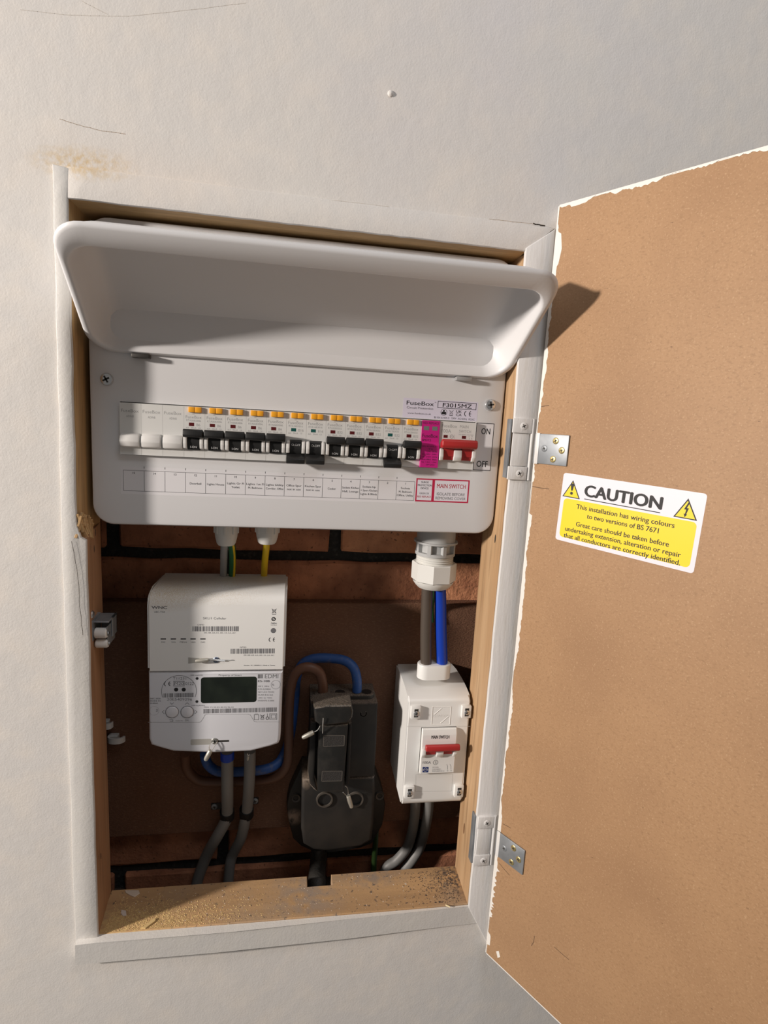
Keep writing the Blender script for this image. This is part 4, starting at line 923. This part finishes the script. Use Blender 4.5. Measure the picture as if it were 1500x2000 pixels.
for i, t in enumerate(('230 V  50Hz', '0.25-5(100)A', '46V UC3 M1/E2', 'CLASS B & 2(r)', '-25C to +55C', 'EN50470-3:2006')): t7(t, 1130, 250 + i * 27.2, (1236, 1252, 1284, 1272, 1266, 1284)[i], 250 + i * 27.2, .0016)
a0, b1 = pm.px(*c7(1131, 131)); a1, b0 = pm.px(*c7(1182, 168))
for i, w in enumerate((.0021, .0011, .0008)): x_ = a0 + (0, .0025, .0040)[i]; k.flat(pm, [(x_, b0), (x_ + w, b0), (x_ + w, b1), (x_, b1)], .0003)
t7('MSN 1S-20-E5-40-92-96-03', 620, 447, 900, 447, .0014); bar(k, pm, c7, 617, 451, 1315, 492, 9)
t7('OK', 440, 573, 480, 573, .0019); t7('hold for', 356, 573, 426, 573, .0011)
for pts in (((295, 560), (328, 560), (328, 574), (300, 574)), ((301, 398), (318, 414), (335, 398)), ((445, 414), (462, 398), (480, 414)), ((245, 470), (228, 486), (245, 503)), ((537, 470), (556, 486), (537, 503))): k.stroke(pm, [pm.px(*c7(*q)) for q in pts], .0004, .0003)
k.stroke(pm, [pm.px(*c7(*q)) for q in ((1096, 512), (1138, 512), (1138, 558), (1096, 558))], .0005, .0003, True); k.stroke(pm, [pm.px(*c7(1104, 505)), pm.px(*c7(1130, 505))], .0005, .0003)
a, b_ = pm.px(*c7(1172, 559)); weee(k, pm, a, b_, .0064, .0003, .0005)
k.stroke(pm, [pm.px(*c7(1220, 503)), pm.px(*c7(1220, 530))], .0005, .0003); a, b_ = pm.px(*c7(1220, 545)); ring(k, pm, a, b_, .0014, .0005, .0003)
k.stroke(pm, [pm.px(*c7(*q)) for q in ((1243, 503), (1309, 503), (1309, 556), (1243, 556))], .0005, .0003, True); k.stroke(pm, [pm.px(*c7(*q)) for q in ((1257, 514), (1297, 514), (1297, 545), (1257, 545))], .0005, .0003, True)
a, b_ = pm.px(*c7(1300, 228)); ring(k, pm, a, b_, .0046, .00025, .0003); t7('RL', 1266, 238, 1286, 238, .0022)
a, b_ = pm.px(*c7(150, 475)); ring(k, pm, a, b_, .0046, .00012, .0003)
t7('20', 168, 482, 186, 482, .0026)
prt(k, 'lettering', INKG, met)
k = MB()
for x_, y_, r_ in ((358, 275, .0020), (430, 275, .0020), (556, 170, .0014), (554, 388, .0014)): a, b_ = pm.px(*c7(x_, y_)); k.flat(pm, circ(a, b_, r_), .0003)
prt(k, 'sensor_port', INK, met)
a0, b1 = pm.px(*c7(592, 160)); a1, b0 = pm.px(*c7(1117, 392)); MB().flat(pm, rrect(a0, a1, b0, b1, .0028), -.0002, .0005).done('display', LCD, met, flatshade=True)
for x_, y_ in ((320, 486), (463, 486)):
    a, b_ = pm.px(*c7(x_, y_)); p = pm.pt(a, b_, 0)
    MB().lathe([(.0059, -.001), (.0059, .0003), (.0053, .0009), (.0030, .0014), (0, .0016)], p, pm.n, 28).done('push_button', PLG, met)
    MB().lathe([(.0059, .00005), (.0059, .00025), (.0064, .00025), (.0064, .00005)], p, pm.n, 28).done('button_ring', INKG, met)
SEAM = mat('seam_line', (0.30, 0.30, 0.31), 0.6)
k = MB(); k.stroke(pm, [pm.px(*c7(*q)) for q in ((96, 585), (575, 585), (592, 578), (615, 545), (630, 515), (650, 508), (1040, 508), (1060, 515), (1080, 548), (1095, 574), (1115, 580), (1346, 580))], .0004, .0002); prt(k, 'cover_seam', SEAM, met)
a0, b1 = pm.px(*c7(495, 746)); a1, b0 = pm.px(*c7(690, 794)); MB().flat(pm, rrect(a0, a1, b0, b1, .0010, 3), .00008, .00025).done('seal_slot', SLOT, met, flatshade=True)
a0, b1 = pm.px(*c7(740, 754)); a1, b0 = pm.px(*c7(858, 768)); MB().flat(pm, [(a0, b0), (a1, b0), (a1, b1), (a0, b1)], .00008, .00025).done('seal_slot', DARKS, met, flatshade=True)
a, b_ = pm.px(*c7(722, 762)); screw(met, pm, a, b_, .0, .0034, .0010, mat('dull_screw', (0.33, 0.33, 0.31), 0.4, metal=0.7), .2)
seal_at(met, c7(684, 850), c7(634, 945), [[(*c7(712, 770), YM - .0012), (*c7(680, 795), YM - .003), (*c7(668, 815), YM - .004), (*c7(680, 852), YM - .0040)], [(*c7(745, 770), YM - .0012), (*c7(720, 810), YM - .003), (*c7(690, 852), YM - .004)]], 'seal dangling from the screw at the bottom of the meter', YM - .0040, .0024)
sl_ = seal_at(met, c7(1040, 905), c7(1034, 945), [[(*c7(1030, 880), .05), (*c7(1042, 905), .05)], [(*c7(1052, 885), .05), (*c7(1042, 905), .05)]], 'tiny seal stub under the right side of the meter', .05, .0012)

# cables around the meter
d_ = lambda x, y: (340 + x * 280 / 1500, 1400 + y * 340 / 1821)
YC = 0.106
cable('meter_tail', [(631, 1350, .085), (630, 1335, .085), (624, 1314, .085), (607, 1304, .085), (588, 1306, .087), (574, 1322, .090), (567, 1350, .0915), (564, 1400, .092), (564, 1460, .092), (560, 1495, .092), (543, 1516, .096), (510, 1524, .103), (440, 1527, .106), (395, 1526, .104), (374, 1514, .100), (364, 1498, .096), (362, 1480, .090), (362, 1471, .086)], .0054, CBRNR, 'reddish brown tail looping from the black cutout under the meter', CG)
cable('meter_tail', [(697, 1350, .085), (697, 1328, .085), (691, 1305, .088), (675, 1291, .094), (650, 1286, .100), (615, 1286, .105), (592, 1296, .108), (580, 1320, .1085), (575, 1370, .1085), (568, 1430, .1085), (556, 1470, .106), (541, 1492, .099), (515, 1503, .093), (470, 1507, .0915), (428, 1507, .0915), (408, 1495, .090), (401, 1480, .087), (400, 1472, .085)], .0053, CBLUED, 'dusty blue tail looping from the black cutout under the meter', CG)
c1 = cable('grey_cable', [(444, 1467, .070), (444, 1490, .071), (444, 1540, .080), (444, 1582, .0975), (441, 1602, .1000), (424, 1634, .105), (405, 1668, .1180), (388, 1712, .122), (380, 1745, .122)], .0066, CGREY, 'grey sheathed cable left of its pair below the meter, blue core showing', CG)
MB().tube([PY(444, 1467, .070), PY(444, 1473, .0702), PY(444, 1482, .0706)], .0073, 14, 3).done('blue_core', CBLUE, c1)
cable('grey_cable', [(488, 1467, .070), (488, 1490, .071), (486.5, 1530, .079), (483, 1578, .0975), (479, 1600, .1005), (471, 1636, .110), (457, 1664, .1210), (450, 1684, .122), (446, 1720, .122), (445, 1745, .122)], .0062, CGREY, 'grey sheathed cable right of its pair below the meter', CG)
for (cu_, cv, cY), (su, sv), lbl in (((443.5, 1590, .1005), (419, 1575), 'black cable clip around the left grey cable below the meter'), ((481.5, 1586, .1005), (498, 1564), 'black cable clip around the right grey cable below the meter')):
    p = PY(cu_, cv, cY); t = thing('cable_clip', lbl, 'cable clip', p, 'black cable clips')
    MB().lathe([(.0070, -.0055), (.0082, -.0055), (.0082, .0055), (.0070, .0055), (.0070, -.0055)], p, (0, -.3, 1), 22).done('band', BLK, t)
    q = PY(su, sv, YBD - .001); mb = MB(); dx = 1 if q.x > p.x else -1
    mb.box(min(q.x - .004, p.x), max(q.x + .004, p.x), YBD - .0016, YBD - .0001, q.z - .004, q.z + .004, .0005, 1); mb.done('tab', BLK, t)
    screw(t, plY(YBD - .0016), q.x, q.z, 0, .0038, .0012, ZINC, .3)

# ================================================================== SERVICE CUTOUT
c8 = lambda x, y: (530 + x * .25, 1250 + y * .25)
YF, YU, YCC = 0.072, 0.068, 0.046        # lower slab face, upper block face, fuse carrier face
cut = thing('service_cutout', 'dusty black mains cutout with a sealed fuse carrier', 'service cutout', PY(655, 1665, .1))
def px_prism(pts, conv, y0, y1, r=0.0, seg=2): return MB().prism([mq(*conv(*q), Y=y0) for q in pts], y0, y1, r, seg)
px_prism([(240, 975), (180, 1100), (140, 1190), (118, 1290), (128, 1400), (170, 1560), (230, 1615), (330, 1660), (440, 1670), (560, 1655), (700, 1630), (790, 1595), (870, 1450), (892, 1300), (870, 1170), (830, 1060), (800, 975)], c8, .098, YBD - .0003, .003).done('base_flange', CUT, cut)
px_prism([(240, 1085), (810, 1070), (815, 1180), (800, 1440), (785, 1570), (700, 1620), (560, 1640), (440, 1655), (330, 1645), (250, 1600), (232, 1480), (236, 1200)], c8, YF, .100, .004, 3).done('lower_cover', CUT, cut)
ub = [mq(*c8(*q), Y=YU) for q in ((308, 500), (832, 492), (820, 800), (803, 1066), (285, 1085), (300, 800))]
MB().prism(ub, YU, YBD - .0003, .0015, 2).done('upper_block', CUT, cut)
zt_ = (ub[0][1] + ub[1][1]) / 2
# fuse carrier: bulged head, shank, side rails, recessed panels
px_prism([(330, 530), (440, 512), (628, 512), (642, 560), (636, 610), (598, 655), (385, 676), (340, 640)], c8, YCC - .004, YU + .002, .003, 3).done('carrier_head', CUTC, cut)
fc = px_prism([(378, 665), (602, 660), (590, 840), (562, 1190), (430, 1192), (360, 1190), (365, 900)], c8, YCC, YU + .002, .002, 2).done('fuse_carrier', CUTC, cut)
plc = plY(YCC)
for q in (((410, 745), (572, 745), (568, 826), (405, 832)), ((397, 1025), (554, 1023), (550, 1100), (392, 1104))):
    P = [plc.px(*c8(*z)) for z in q]; MB().flat(plc, P, .00005, .0004).done('grip_panel', mat('grip_panel', (0.03, 0.028, 0.026), 0.7, bump=(900, .6, .001)), fc, flatshade=True)
    k = MB(); k.stroke(plc, P, .0004, .0005, True); prt(k, 'panel_edge', mat('worn_edge', (0.16, 0.14, 0.12), 0.6), fc)
px_prism([(305, 640), (352, 640), (345, 880), (335, 1085), (360, 1188), (300, 1128), (288, 1030), (298, 800)], c8, YCC + .013, YU + .002, .0012).done('carrier_rail', CUT, cut)
px_prism([(605, 660), (628, 650), (612, 1080), (606, 1130), (578, 1135), (585, 1020)], c8, YCC + .013, YU + .002, .0012).done('carrier_rail', CUT, cut)
px_prism([(288, 1030), (330, 1035), (362, 1120), (362, 1188), (330, 1165), (300, 1130)], c8, YCC + .016, YF + .002, .001).done('carrier_foot', mat('dusty_foot', (0.20, 0.16, 0.13), 0.8), cut)
pf_ = plY(YF)
for x_, y_ in ((415, 1242), (655, 1242)):
    a, b_ = pf_.px(*c8(x_, y_)); p = pf_.pt(a, b_, 0)
    MB().lathe([(.0076, -.001), (.0076, .0022), (.0092, .0022), (.0096, -.001)], p, pf_.n, 28).done('blank_ring', mat('ring_bakelite', (0.07, 0.06, 0.05), 0.5), cut)
    prt(MB().flat(pf_, circ(a, b_, .0077), .0003), 'blank_disc', BLK, cut)
for x_, y_, t_ in ((192, 1232, .3), (846, 1215, .2)):
    pq = plY(.098); a, b_ = pq.px(*c8(x_, y_)); p = pq.pt(a, b_, 0)
    MB().lathe([(.0032, -.001), (.0032, .001), (.0050, .0016), (.0058, -.001)], p, pq.n, 22).done('fixing_boss', mat('ring_bakelite', (0.07, 0.06, 0.05), 0.5), cut)
    MB().lathe([(0, .0005), (.0032, .0004)], p, pq.n, 16).done('fixing_screw', CBLK, cut)
pu = plY(YU); a, b_ = pu.px(*c8(720, 575)); k = MB(); ring(k, pu, a, b_, .0032, .0009, .0003, 20, 150, 400); prt(k, 'moulded_mark', mat('worn_edge', (0.16, 0.14, 0.12), 0.6), cut)
# cable entries on the top face
for us, rr_ in (([631], .0092), ([664, 697, 716], .0090)):
    xs = [PY(u_, 1349, .085).x for u_ in us]
    MB().prism([(x_, y_) for x_, y_ in ([(min(xs) - rr_, .085)] + [(min(xs) + rr_ * math.cos(math.radians(180 + q)), .085 + rr_ * math.sin(math.radians(180 + q))) for q in range(15, 90, 15)] + [(max(xs) + rr_ * math.cos(math.radians(270 + q)), .085 + rr_ * math.sin(math.radians(270 + q))) for q in range(0, 91, 15)] + [(max(xs) + rr_ * math.cos(math.radians(q)), .085 + rr_ * math.sin(math.radians(q))) for q in range(15, 91, 15)] + [(min(xs) + rr_ * math.cos(math.radians(90 + q)), .085 + rr_ * math.sin(math.radians(90 + q))) for q in range(0, 90, 15)])], zt_ + .0045, zt_ - .002, .001, 2, axis='Z').done('entry_collar', CUT, cut)
for u_ in (664, 716):
    x_ = PY(u_, 1349, .085).x; MB().lathe([(0, .0001), (.0058, .0001)], (x_, .085, zt_ + .0046), (0, 0, 1), 18).done('entry_hole', BLK, cut)
seal_at(cut, c8(330, 720), c8(240, 765), [[(*c8(405, 610), YCC - .006), (*c8(402, 660), YCC - .005), (*c8(400, 730), YCC - .001)], [(*c8(380, 672), YCC - .005), (*c8(360, 705), YCC - .004), (*c8(325, 722), YCC - .0035)]], 'seal hanging from the left of the fuse carrier head', YCC - .0035, .0024)
seal_at(cut, c8(600, 1215), c8(628, 1310), [[(*c8(575, 1140), YCC + .002), (*c8(595, 1160), YCC + .008), (*c8(602, 1215), YF - .004)], [(*c8(560, 1190), YCC + .006), (*c8(585, 1215), YF - .006), (*c8(600, 1225), YF - .004)]], 'seal hanging below the fuse carrier beside the right ring', YF - .004, .0024)
cable('supply_cable', [(624, 1650, .105), (622, 1680, .104), (619, 1710, .085), (620, 1725, .066), (622, 1760, .060)], .0100, CBLK, 'thick black supply cable under the cutout, dropping through the sill notch', CG)
cable('earth_wire', [(735, 1600, .110), (733, 1650, .1225), (730, 1690, .122), (728, 1740, .122)], .0036, CGRND, 'dark green wire at the right edge of the black cutout', CG, 8)

# ================================================================== ISOLATOR
ci = lambda x, y: (740 + x * .225, 1270 + y * .225)
YI = 0.040
iso = thing('isolator_enclosure', 'white plastic isolator box with a red switch, at lower right', 'isolator', PY(840, 1570, .09))
pi_ = plY(YI)
il, ir = 0.2779, 0.3466
zi0 = PY(845, 1573, YI).z; zi1 = PY(850, 1296, YBD).z
H_ = zi1 - zi0
side = [(YBD - .0003, zi0 + .004), (YBD - .0003, zi1), (YBD - .016, zi1)]
zfr = PY(858, 1372, YI).z
for q in range(0, 91, 10): side.append((YI + .045 - .045 * math.sin(math.radians(q)), zfr + (zi1 - zfr) * math.cos(math.radians(q))))
for q in range(0, 91, 18): side.append((YI + .008 - .008 * math.cos(math.radians(q)), zi0 + .008 - .008 * math.sin(math.radians(q))))
mb = MB(); mb.prism(side, il, ir, axis='X'); bmesh.ops.bevel(mb.bm, geom=[e for e in mb.bm.edges if abs(e.verts[0].co.x - e.verts[1].co.x) < 1e-6 and min(e.verts[0].co.y, e.verts[1].co.y) < YBD - .005], offset=.0016, segments=2, affect='EDGES')
mb.done('box', ISOW, iso, angle=40)
# collar for the tails
xa, xb = PY(832, 1300, .0655).x, PY(863, 1300, .0655).x; zc_ = PY(847, 1302, .060).z
ycn = .0655; rr_ = .0095
cpoly = [(xa + rr_ * math.cos(math.radians(q)), ycn + rr_ * math.sin(math.radians(q))) for q in range(90, 271, 15)] + [(xb + rr_ * math.cos(math.radians(q)), ycn + rr_ * math.sin(math.radians(q))) for q in range(-90, 91, 15)]
MB().prism(cpoly, zc_ + .002, zc_ - .014, .0008, 2, axis='Z').done('entry_collar', ISOW, iso)
for x_, y_ in ((318, 533), (755, 525), (262, 1220), (690, 1210)):
    a, b_ = pi_.px(*ci(x_, y_))
    MB().box(a - .0055, a + .0050, YI - .0038, YI + .001, b_ - .0068, b_ + .0072, .0008, 2).done('screw_post', ISOW, iso)
    pq = plY(YI - .0038); MB().flat(pq, [(a - .0022, b_ - .0044), (a + .0022, b_ - .0044), (a + .0022, b_ + .0048), (a - .0022, b_ + .0048)], .0001, .0003).done('post_recess', DARKS, iso, flatshade=True)
    screw(iso, pq, a, b_, .0004, .0028, .0008, STEEL, .4)
k = MB(); k.stroke(pi_, [pi_.px(*ci(245, 662)), pi_.px(*ci(792, 660))], .0003, .0002)
k.stroke(pi_, [pi_.px(*ci(*q)) for q in ((318, 1225), (322, 1080), (642, 1078), (632, 1222))], .0003, .0002, True)
prt(k, 'cover_seam', mat('pale_seam', (0.50, 0.49, 0.47), 0.6), iso)
k = MB(); lg = mat('embossed_line', (0.86, 0.85, 0.82), 0.4)
for pts, cl in ((((466, 490), (626, 490), (614, 645), (455, 645)), True), (((545, 503), (478, 560)), False), (((608, 570), (535, 632)), False)):
    P = [pi_.px(*ci(*q)) for q in pts]
    for (q0, q1) in list(zip(P, P[1:])) + ([(P[-1], P[0])] if cl else []):
        k.cyl(pi_.pt(*q0), pi_.pt(*q1), .00035, n=6)
k.tpx(pi_, 'LEWDEN', *ci(470, 580), *ci(608, 580), .0030, .0004); k.done('moulded_logo', lg, iso)
# the switch in its window
pw = plY(YI - .0048); W0, H0_ = pw.px(*ci(372, 1066)), pw.px(*ci(672, 694)); sw0, sw1 = pw.px(*ci(360, 1000))[0], pw.px(*ci(672, 800))[0]; sb0, sb1 = pw.px(*ci(510, 1068))[1], pw.px(*ci(520, 692))[1]
k = MB(); k.stroke(pi_, [(sw0 - .0004, sb0), (sw0 - .0004, sb1 + .0004), (sw1, sb1 + .0004)], .0006, .0003); prt(k, 'window_gap', DARKS, iso)
SWB = MB().prism([(YI + .002, sb0), (YI - .0048, sb0), (YI - .0048, sb1 - .006), (YI - .0028, sb1), (YI + .002, sb1)], sw0, sw1, .0005, 1, axis='X', allr=True).done('switch', ISOW, iso)
SWB['label'] = 'main switch with a red bar lever'
k = MB(); k.tpx(pw, 'MAIN SWITCH', *ci(455, 767), *ci(610, 766), .0037, .0003, .03); prt(k, 'lettering', INK, SWB)
k = MB(); k.tpx(pw, '100A', *ci(380, 985), *ci(450, 985), .0030, .0003, .005)
a, b_ = pw.px(*ci(492, 974)); ring(k, pw, a, b_, .0026, .0004, .0003); k.tpx(pw, 'S', *ci(484, 985), *ci(500, 985), .0030, .0003)
k.tpx(pw, 'AC22A', *ci(463, 1020), *ci(518, 1020), .0014, .0003); k.tpx(pw, '230/400V~', *ci(463, 1037), *ci(545, 1037), .0014, .0003); k.tpx(pw, 'BSEN60947-3', *ci(463, 1053), *ci(565, 1053), .0014, .0003)
for x_ in (597, 625):
    k.stroke(pw, [pw.px(*ci(x_, 1035)), pw.px(*ci(x_, 1006)), pw.px(*ci(x_ - 8, 990))], .0003, .0003)
k.tpx(pw, '2  4', *ci(590, 1050), *ci(630, 1050), .0013, .0003)
prt(k, 'lettering', INKG, SWB)
k = MB(); P = [pw.px(*ci(*q)) for q in ((380, 1013), (432, 1013), (428, 1060), (378, 1060))]; k.flat(pw, P, .0003); prt(k, 'blue_badge', mat('blue_badge', (0.01, 0.03, 0.16), 0.5), SWB)
k = MB(); a, b_ = pw.px(*ci(404, 1037)); s_ = .0024
k.stroke(pw, [(a - s_, b_ + .0005), (a, b_ + s_), (a + s_, b_ + .0005)], .0004, .0005); k.stroke(pw, [(a - s_, b_ - .0005), (a, b_ - s_), (a + s_, b_ - .0005)], .0004, .0005); k.stroke(pw, [(a - s_ * 1.1, b_), (a + s_ * 1.1, b_)], .0004, .0005); prt(k, 'badge_mark', INKW, SWB)
yw = YI - .0048
lv = MB(); za, zb2 = pw.px(*ci(530, 785))[1], pw.px(*ci(530, 842))[1]
la, lb_ = pw.px(*ci(395, 815))[0], pw.px(*ci(684, 815))[0]
lv.prism([(yw - .003, zb2), (yw - .0090, zb2 + .0005), (yw - .0102, zb2 + .002), (yw - .0098, za - .002), (yw - .008, za), (yw - .003, za - .002)], la, lb_, .0010, 3, axis='X', allr=True)
z2 = pw.px(*ci(530, 895))[1]
for x_ in (410, 555): xa_ = pw.px(*ci(x_, 870))[0]; lv.prism([(yw + .001, z2), (yw - .0018, z2), (yw - .0040, zb2 + .001), (yw + .001, zb2 + .001)], xa_, xa_ + .0098, axis='X')
lv.done('lever', RED, SWB)
for x_, w in ((368, .0042), (497, .0072), (640, .0036)):
    xa_ = pw.px(*ci(x_, 870))[0]; zg0, zg1 = pw.px(*ci(530, 922))[1], pw.px(*ci(530, 845))[1]
    MB().prism([(yw + .001, zg0), (yw - .0022, zg0 + .0005), (yw - .0046, (zg0 + zg1) / 2), (yw - .0042, zg1), (yw + .001, zg1)], xa_, xa_ + w, .0005, 2, axis='X', allr=True).done('lever_guard', ISOW, SWB)
# grey cables below the isolator
cable('grey_cable', [(811, 1556, .100), (811, 1580, .104), (806, 1620, .112), (795, 1655, .1225), (775, 1680, .1225), (755, 1695, .1225), (740, 1730, .122)], .0062, CGREY, 'grey cable below the isolator, the one nearer the cutout', CG)
cable('grey_cable', [(838, 1556, .100), (837, 1580, .104), (830, 1620, .112), (820, 1655, .1225), (805, 1680, .1225), (790, 1700, .1225), (778, 1735, .122)], .0062, CGREY, 'grey cable below the isolator, the one nearer the right jamb', CG)

# ================================================================== ROLLER CATCH, CLIPS
cl = lambda x, y: (160 + x * .16, 1160 + y * .16)
XJ = PY(170, 1230, 0).x - 0.0005
rc = thing('roller_catch', 'small steel cupboard catch with two white rollers on the left jamb', 'catch', (XJ, .03, PY(195, 1225, .03).z))
zc = [PY(195, v, .025).z for v in (1200, 1262)]
zt1, zt2 = PY(180, 1196, .02).z, PY(190, 1262, .02).z
MB().box(XJ - .003, XJ + .0006, .012, .036, PY(190, 1243, .025).z, PY(190, 1203, .025).z, .0003, 1).done('base_plate', ZINC, rc)
z_a, z_b = PY(205, 1241, .03).z, PY(205, 1203, .03).z
mb = MB(); mb.box(XJ, XJ + .0135, .0160, .0395, z_b - .0016, z_b, .0003, 1); mb.box(XJ + .0120, XJ + .0135, .0270, .0395, z_a, z_b, .0003, 1); mb.box(XJ, XJ + .0135, .0380, .0395, z_a, z_b, .0003, 1); mb.done('housing', ZINC, rc)
for i, (u, v, Y_, rr_) in enumerate(((188, 1236, .018, .0048), (190, 1256, .020, .0042))):
    z_ = PY(u, v, Y_).z
    MB().lathe([(0, 0), (rr_ * .8, 0), (rr_, .0010), (rr_, .0098), (rr_ * .85, .0108), (0, .0108)], (XJ + .0008, Y_, z_), (1, 0, 0), 20).done('roller', NYL, rc)
    MB().box(XJ + .0112, XJ + .0120, Y_ - .002, .0385, z_ - .0022, z_ + .0022 + (.004 if i == 0 else .006), .0003, 1).done('spring_arm', ZINC, rc)
    MB().cyl((XJ + .0105, Y_, z_), (XJ + .0132, Y_, z_), .0014, n=12).done('pin', STEEL, rc)
MB().lathe([(.0036, -.004), (.0036, 0), (.0028, .0012), (0, .0016)], (XJ + .0004, .0135, PY(179, 1200, .0135).z), (1, 0, 0), 16).done('fixing_screw', STEEL, rc)
for (u, v), w, lbl, dz in (((214, 1409), .0095, 'white cable clip on the board, half hidden by the left jamb', 0), ((231, 1437), .0150, 'white curved cable clip on the board, the lower of two', 0)):
    p = PY(u, v, YBD); t = thing('cable_clip', lbl, 'cable clip', p, 'white cable clips on the board')
    P = []
    for i in range(9):
        a = math.radians(180 + 180 * i / 8 * 1.0); P.append((p.x + w * .62 * math.cos(a), YBD - .0065 - .006 * math.sin(a + math.pi), 0))
    mb = MB(); outer = [(x_, y_) for x_, y_, _ in P]; inner = [(p.x + (x_ - p.x) * .78, YBD - .0065 + (y_ - YBD + .0065) * .72) for x_, y_, _ in P][::-1]
    mb.prism(outer + inner, p.z - .0035, p.z + .0035, .0006, 1, axis='Z'); mb.done('saddle', CLIPW, t)
    MB().box(p.x - w * .62, p.x + w * .1, YBD - .0070, YBD - .0001, p.z - .003, p.z + .004, .0008, 1).done('foot', CLIPW, t)

# ================================================================== DEBRIS ON THE SILL
SZ = zs
def scatter(n, fn, m, name, label, seed, smin, smax, flat=True):
    r = random.Random(seed); mb = MB()
    for _ in range(n):
        x_, y_ = fn(r); s_ = r.uniform(smin, smax); xf = Matrix.Translation((x_, y_, SZ + s_ * .12)) @ Matrix.Rotation(r.uniform(0, 6.3), 4, 'Z') @ Matrix.Rotation(r.uniform(-.4, .4), 4, 'X') @ Matrix.Rotation(r.uniform(-.4, .4), 4, 'Y')
        l_, w_, h_ = s_, s_ * r.uniform(.25, .7), s_ * r.uniform(.10, .3)
        mb.add([(-l_, -w_, -h_), (l_, -w_ * .8, -h_), (l_ * .8, w_, -h_), (-l_ * .7, w_ * .8, -h_), (-l_ * .3, 0, h_), (l_ * .4, w_ * .2, h_)], [(0, 1, 5, 4), (1, 2, 5), (2, 3, 4, 5), (3, 0, 4), (3, 2, 1, 0)], xf)
    o = mb.done(name, m, flatshade=True); o['kind'] = 'stuff'; tag(o, label, 'debris'); return o
def fl(r):
    while True:
        x_ = BL.x + abs(r.gauss(0, .065)); y_ = .006 + abs(r.gauss(0, .016))
        if x_ < .34 and y_ < .052 and x_ > BL.x + .003 + y_ * .02: return x_, y_
def fall(r): return r.uniform(BL.x + .006, BR.x - .006), r.uniform(.008, .052) if True else 0
def fr(r):
    while True:
        x_ = BR.x - .004 - abs(r.gauss(0, .028)); y_ = r.uniform(.008, .052)
        if x_ > .2: return x_, y_
def okn(f):
    def g(r):
        while True:
            q = f(r)
            if not (nA.x - .003 < q[0] < nB.x + .003 and q[1] > YD - .017): return q
    return g
scatter(2600, okn(fl), SAW, 'sawdust', 'yellow sawdust heaped at the left front of the sill', 1, .00025, .0011)
scatter(420, okn(fr), GRIT, 'grit', 'dark grit scattered at the right end of the sill', 2, .0003, .0011)
scatter(260, okn(fall), CHIP, 'dust_crumbs', 'pale crumbs scattered over the whole sill', 3, .0003, .0009)
def flake(pts, label, m=CHIP, th=.0008):
    P = [];
    for u, v in pts:
        q = ray(u, v); t = (SZ - CAM.z) / q.z; w = CAM + q * t; P.append((w.x, w.y))
    o = MB().prism(P, SZ + .0002 + th, SZ + .0002, .0002, 1, axis='Z').done('paint_flake', m); return tag(o, label, 'flake', 'flakes on the sill')
flake([(244, 1740), (271, 1740), (273, 1746), (263, 1753), (255, 1750), (246, 1745)], 'large cream paint flake at the back left of the sill')
flake([(237, 1778), (246, 1780), (247, 1789), (240, 1790), (236, 1785)], 'small white flake near the left jamb on the sill', mat('white_flake', (0.62, 0.55, 0.50), 0.8))
flake([(276, 1814), (300, 1796), (305, 1795), (303, 1801), (284, 1815)], 'long curled yellow wood shaving at the left front of the sill', SAW, .0012)
flake([(870, 1768), (878, 1771), (879, 1773), (871, 1770)], 'tiny pale splinter near the right front of the sill', mat('pale_splinter', (0.8, 0.68, 0.4), 0.8), .001)
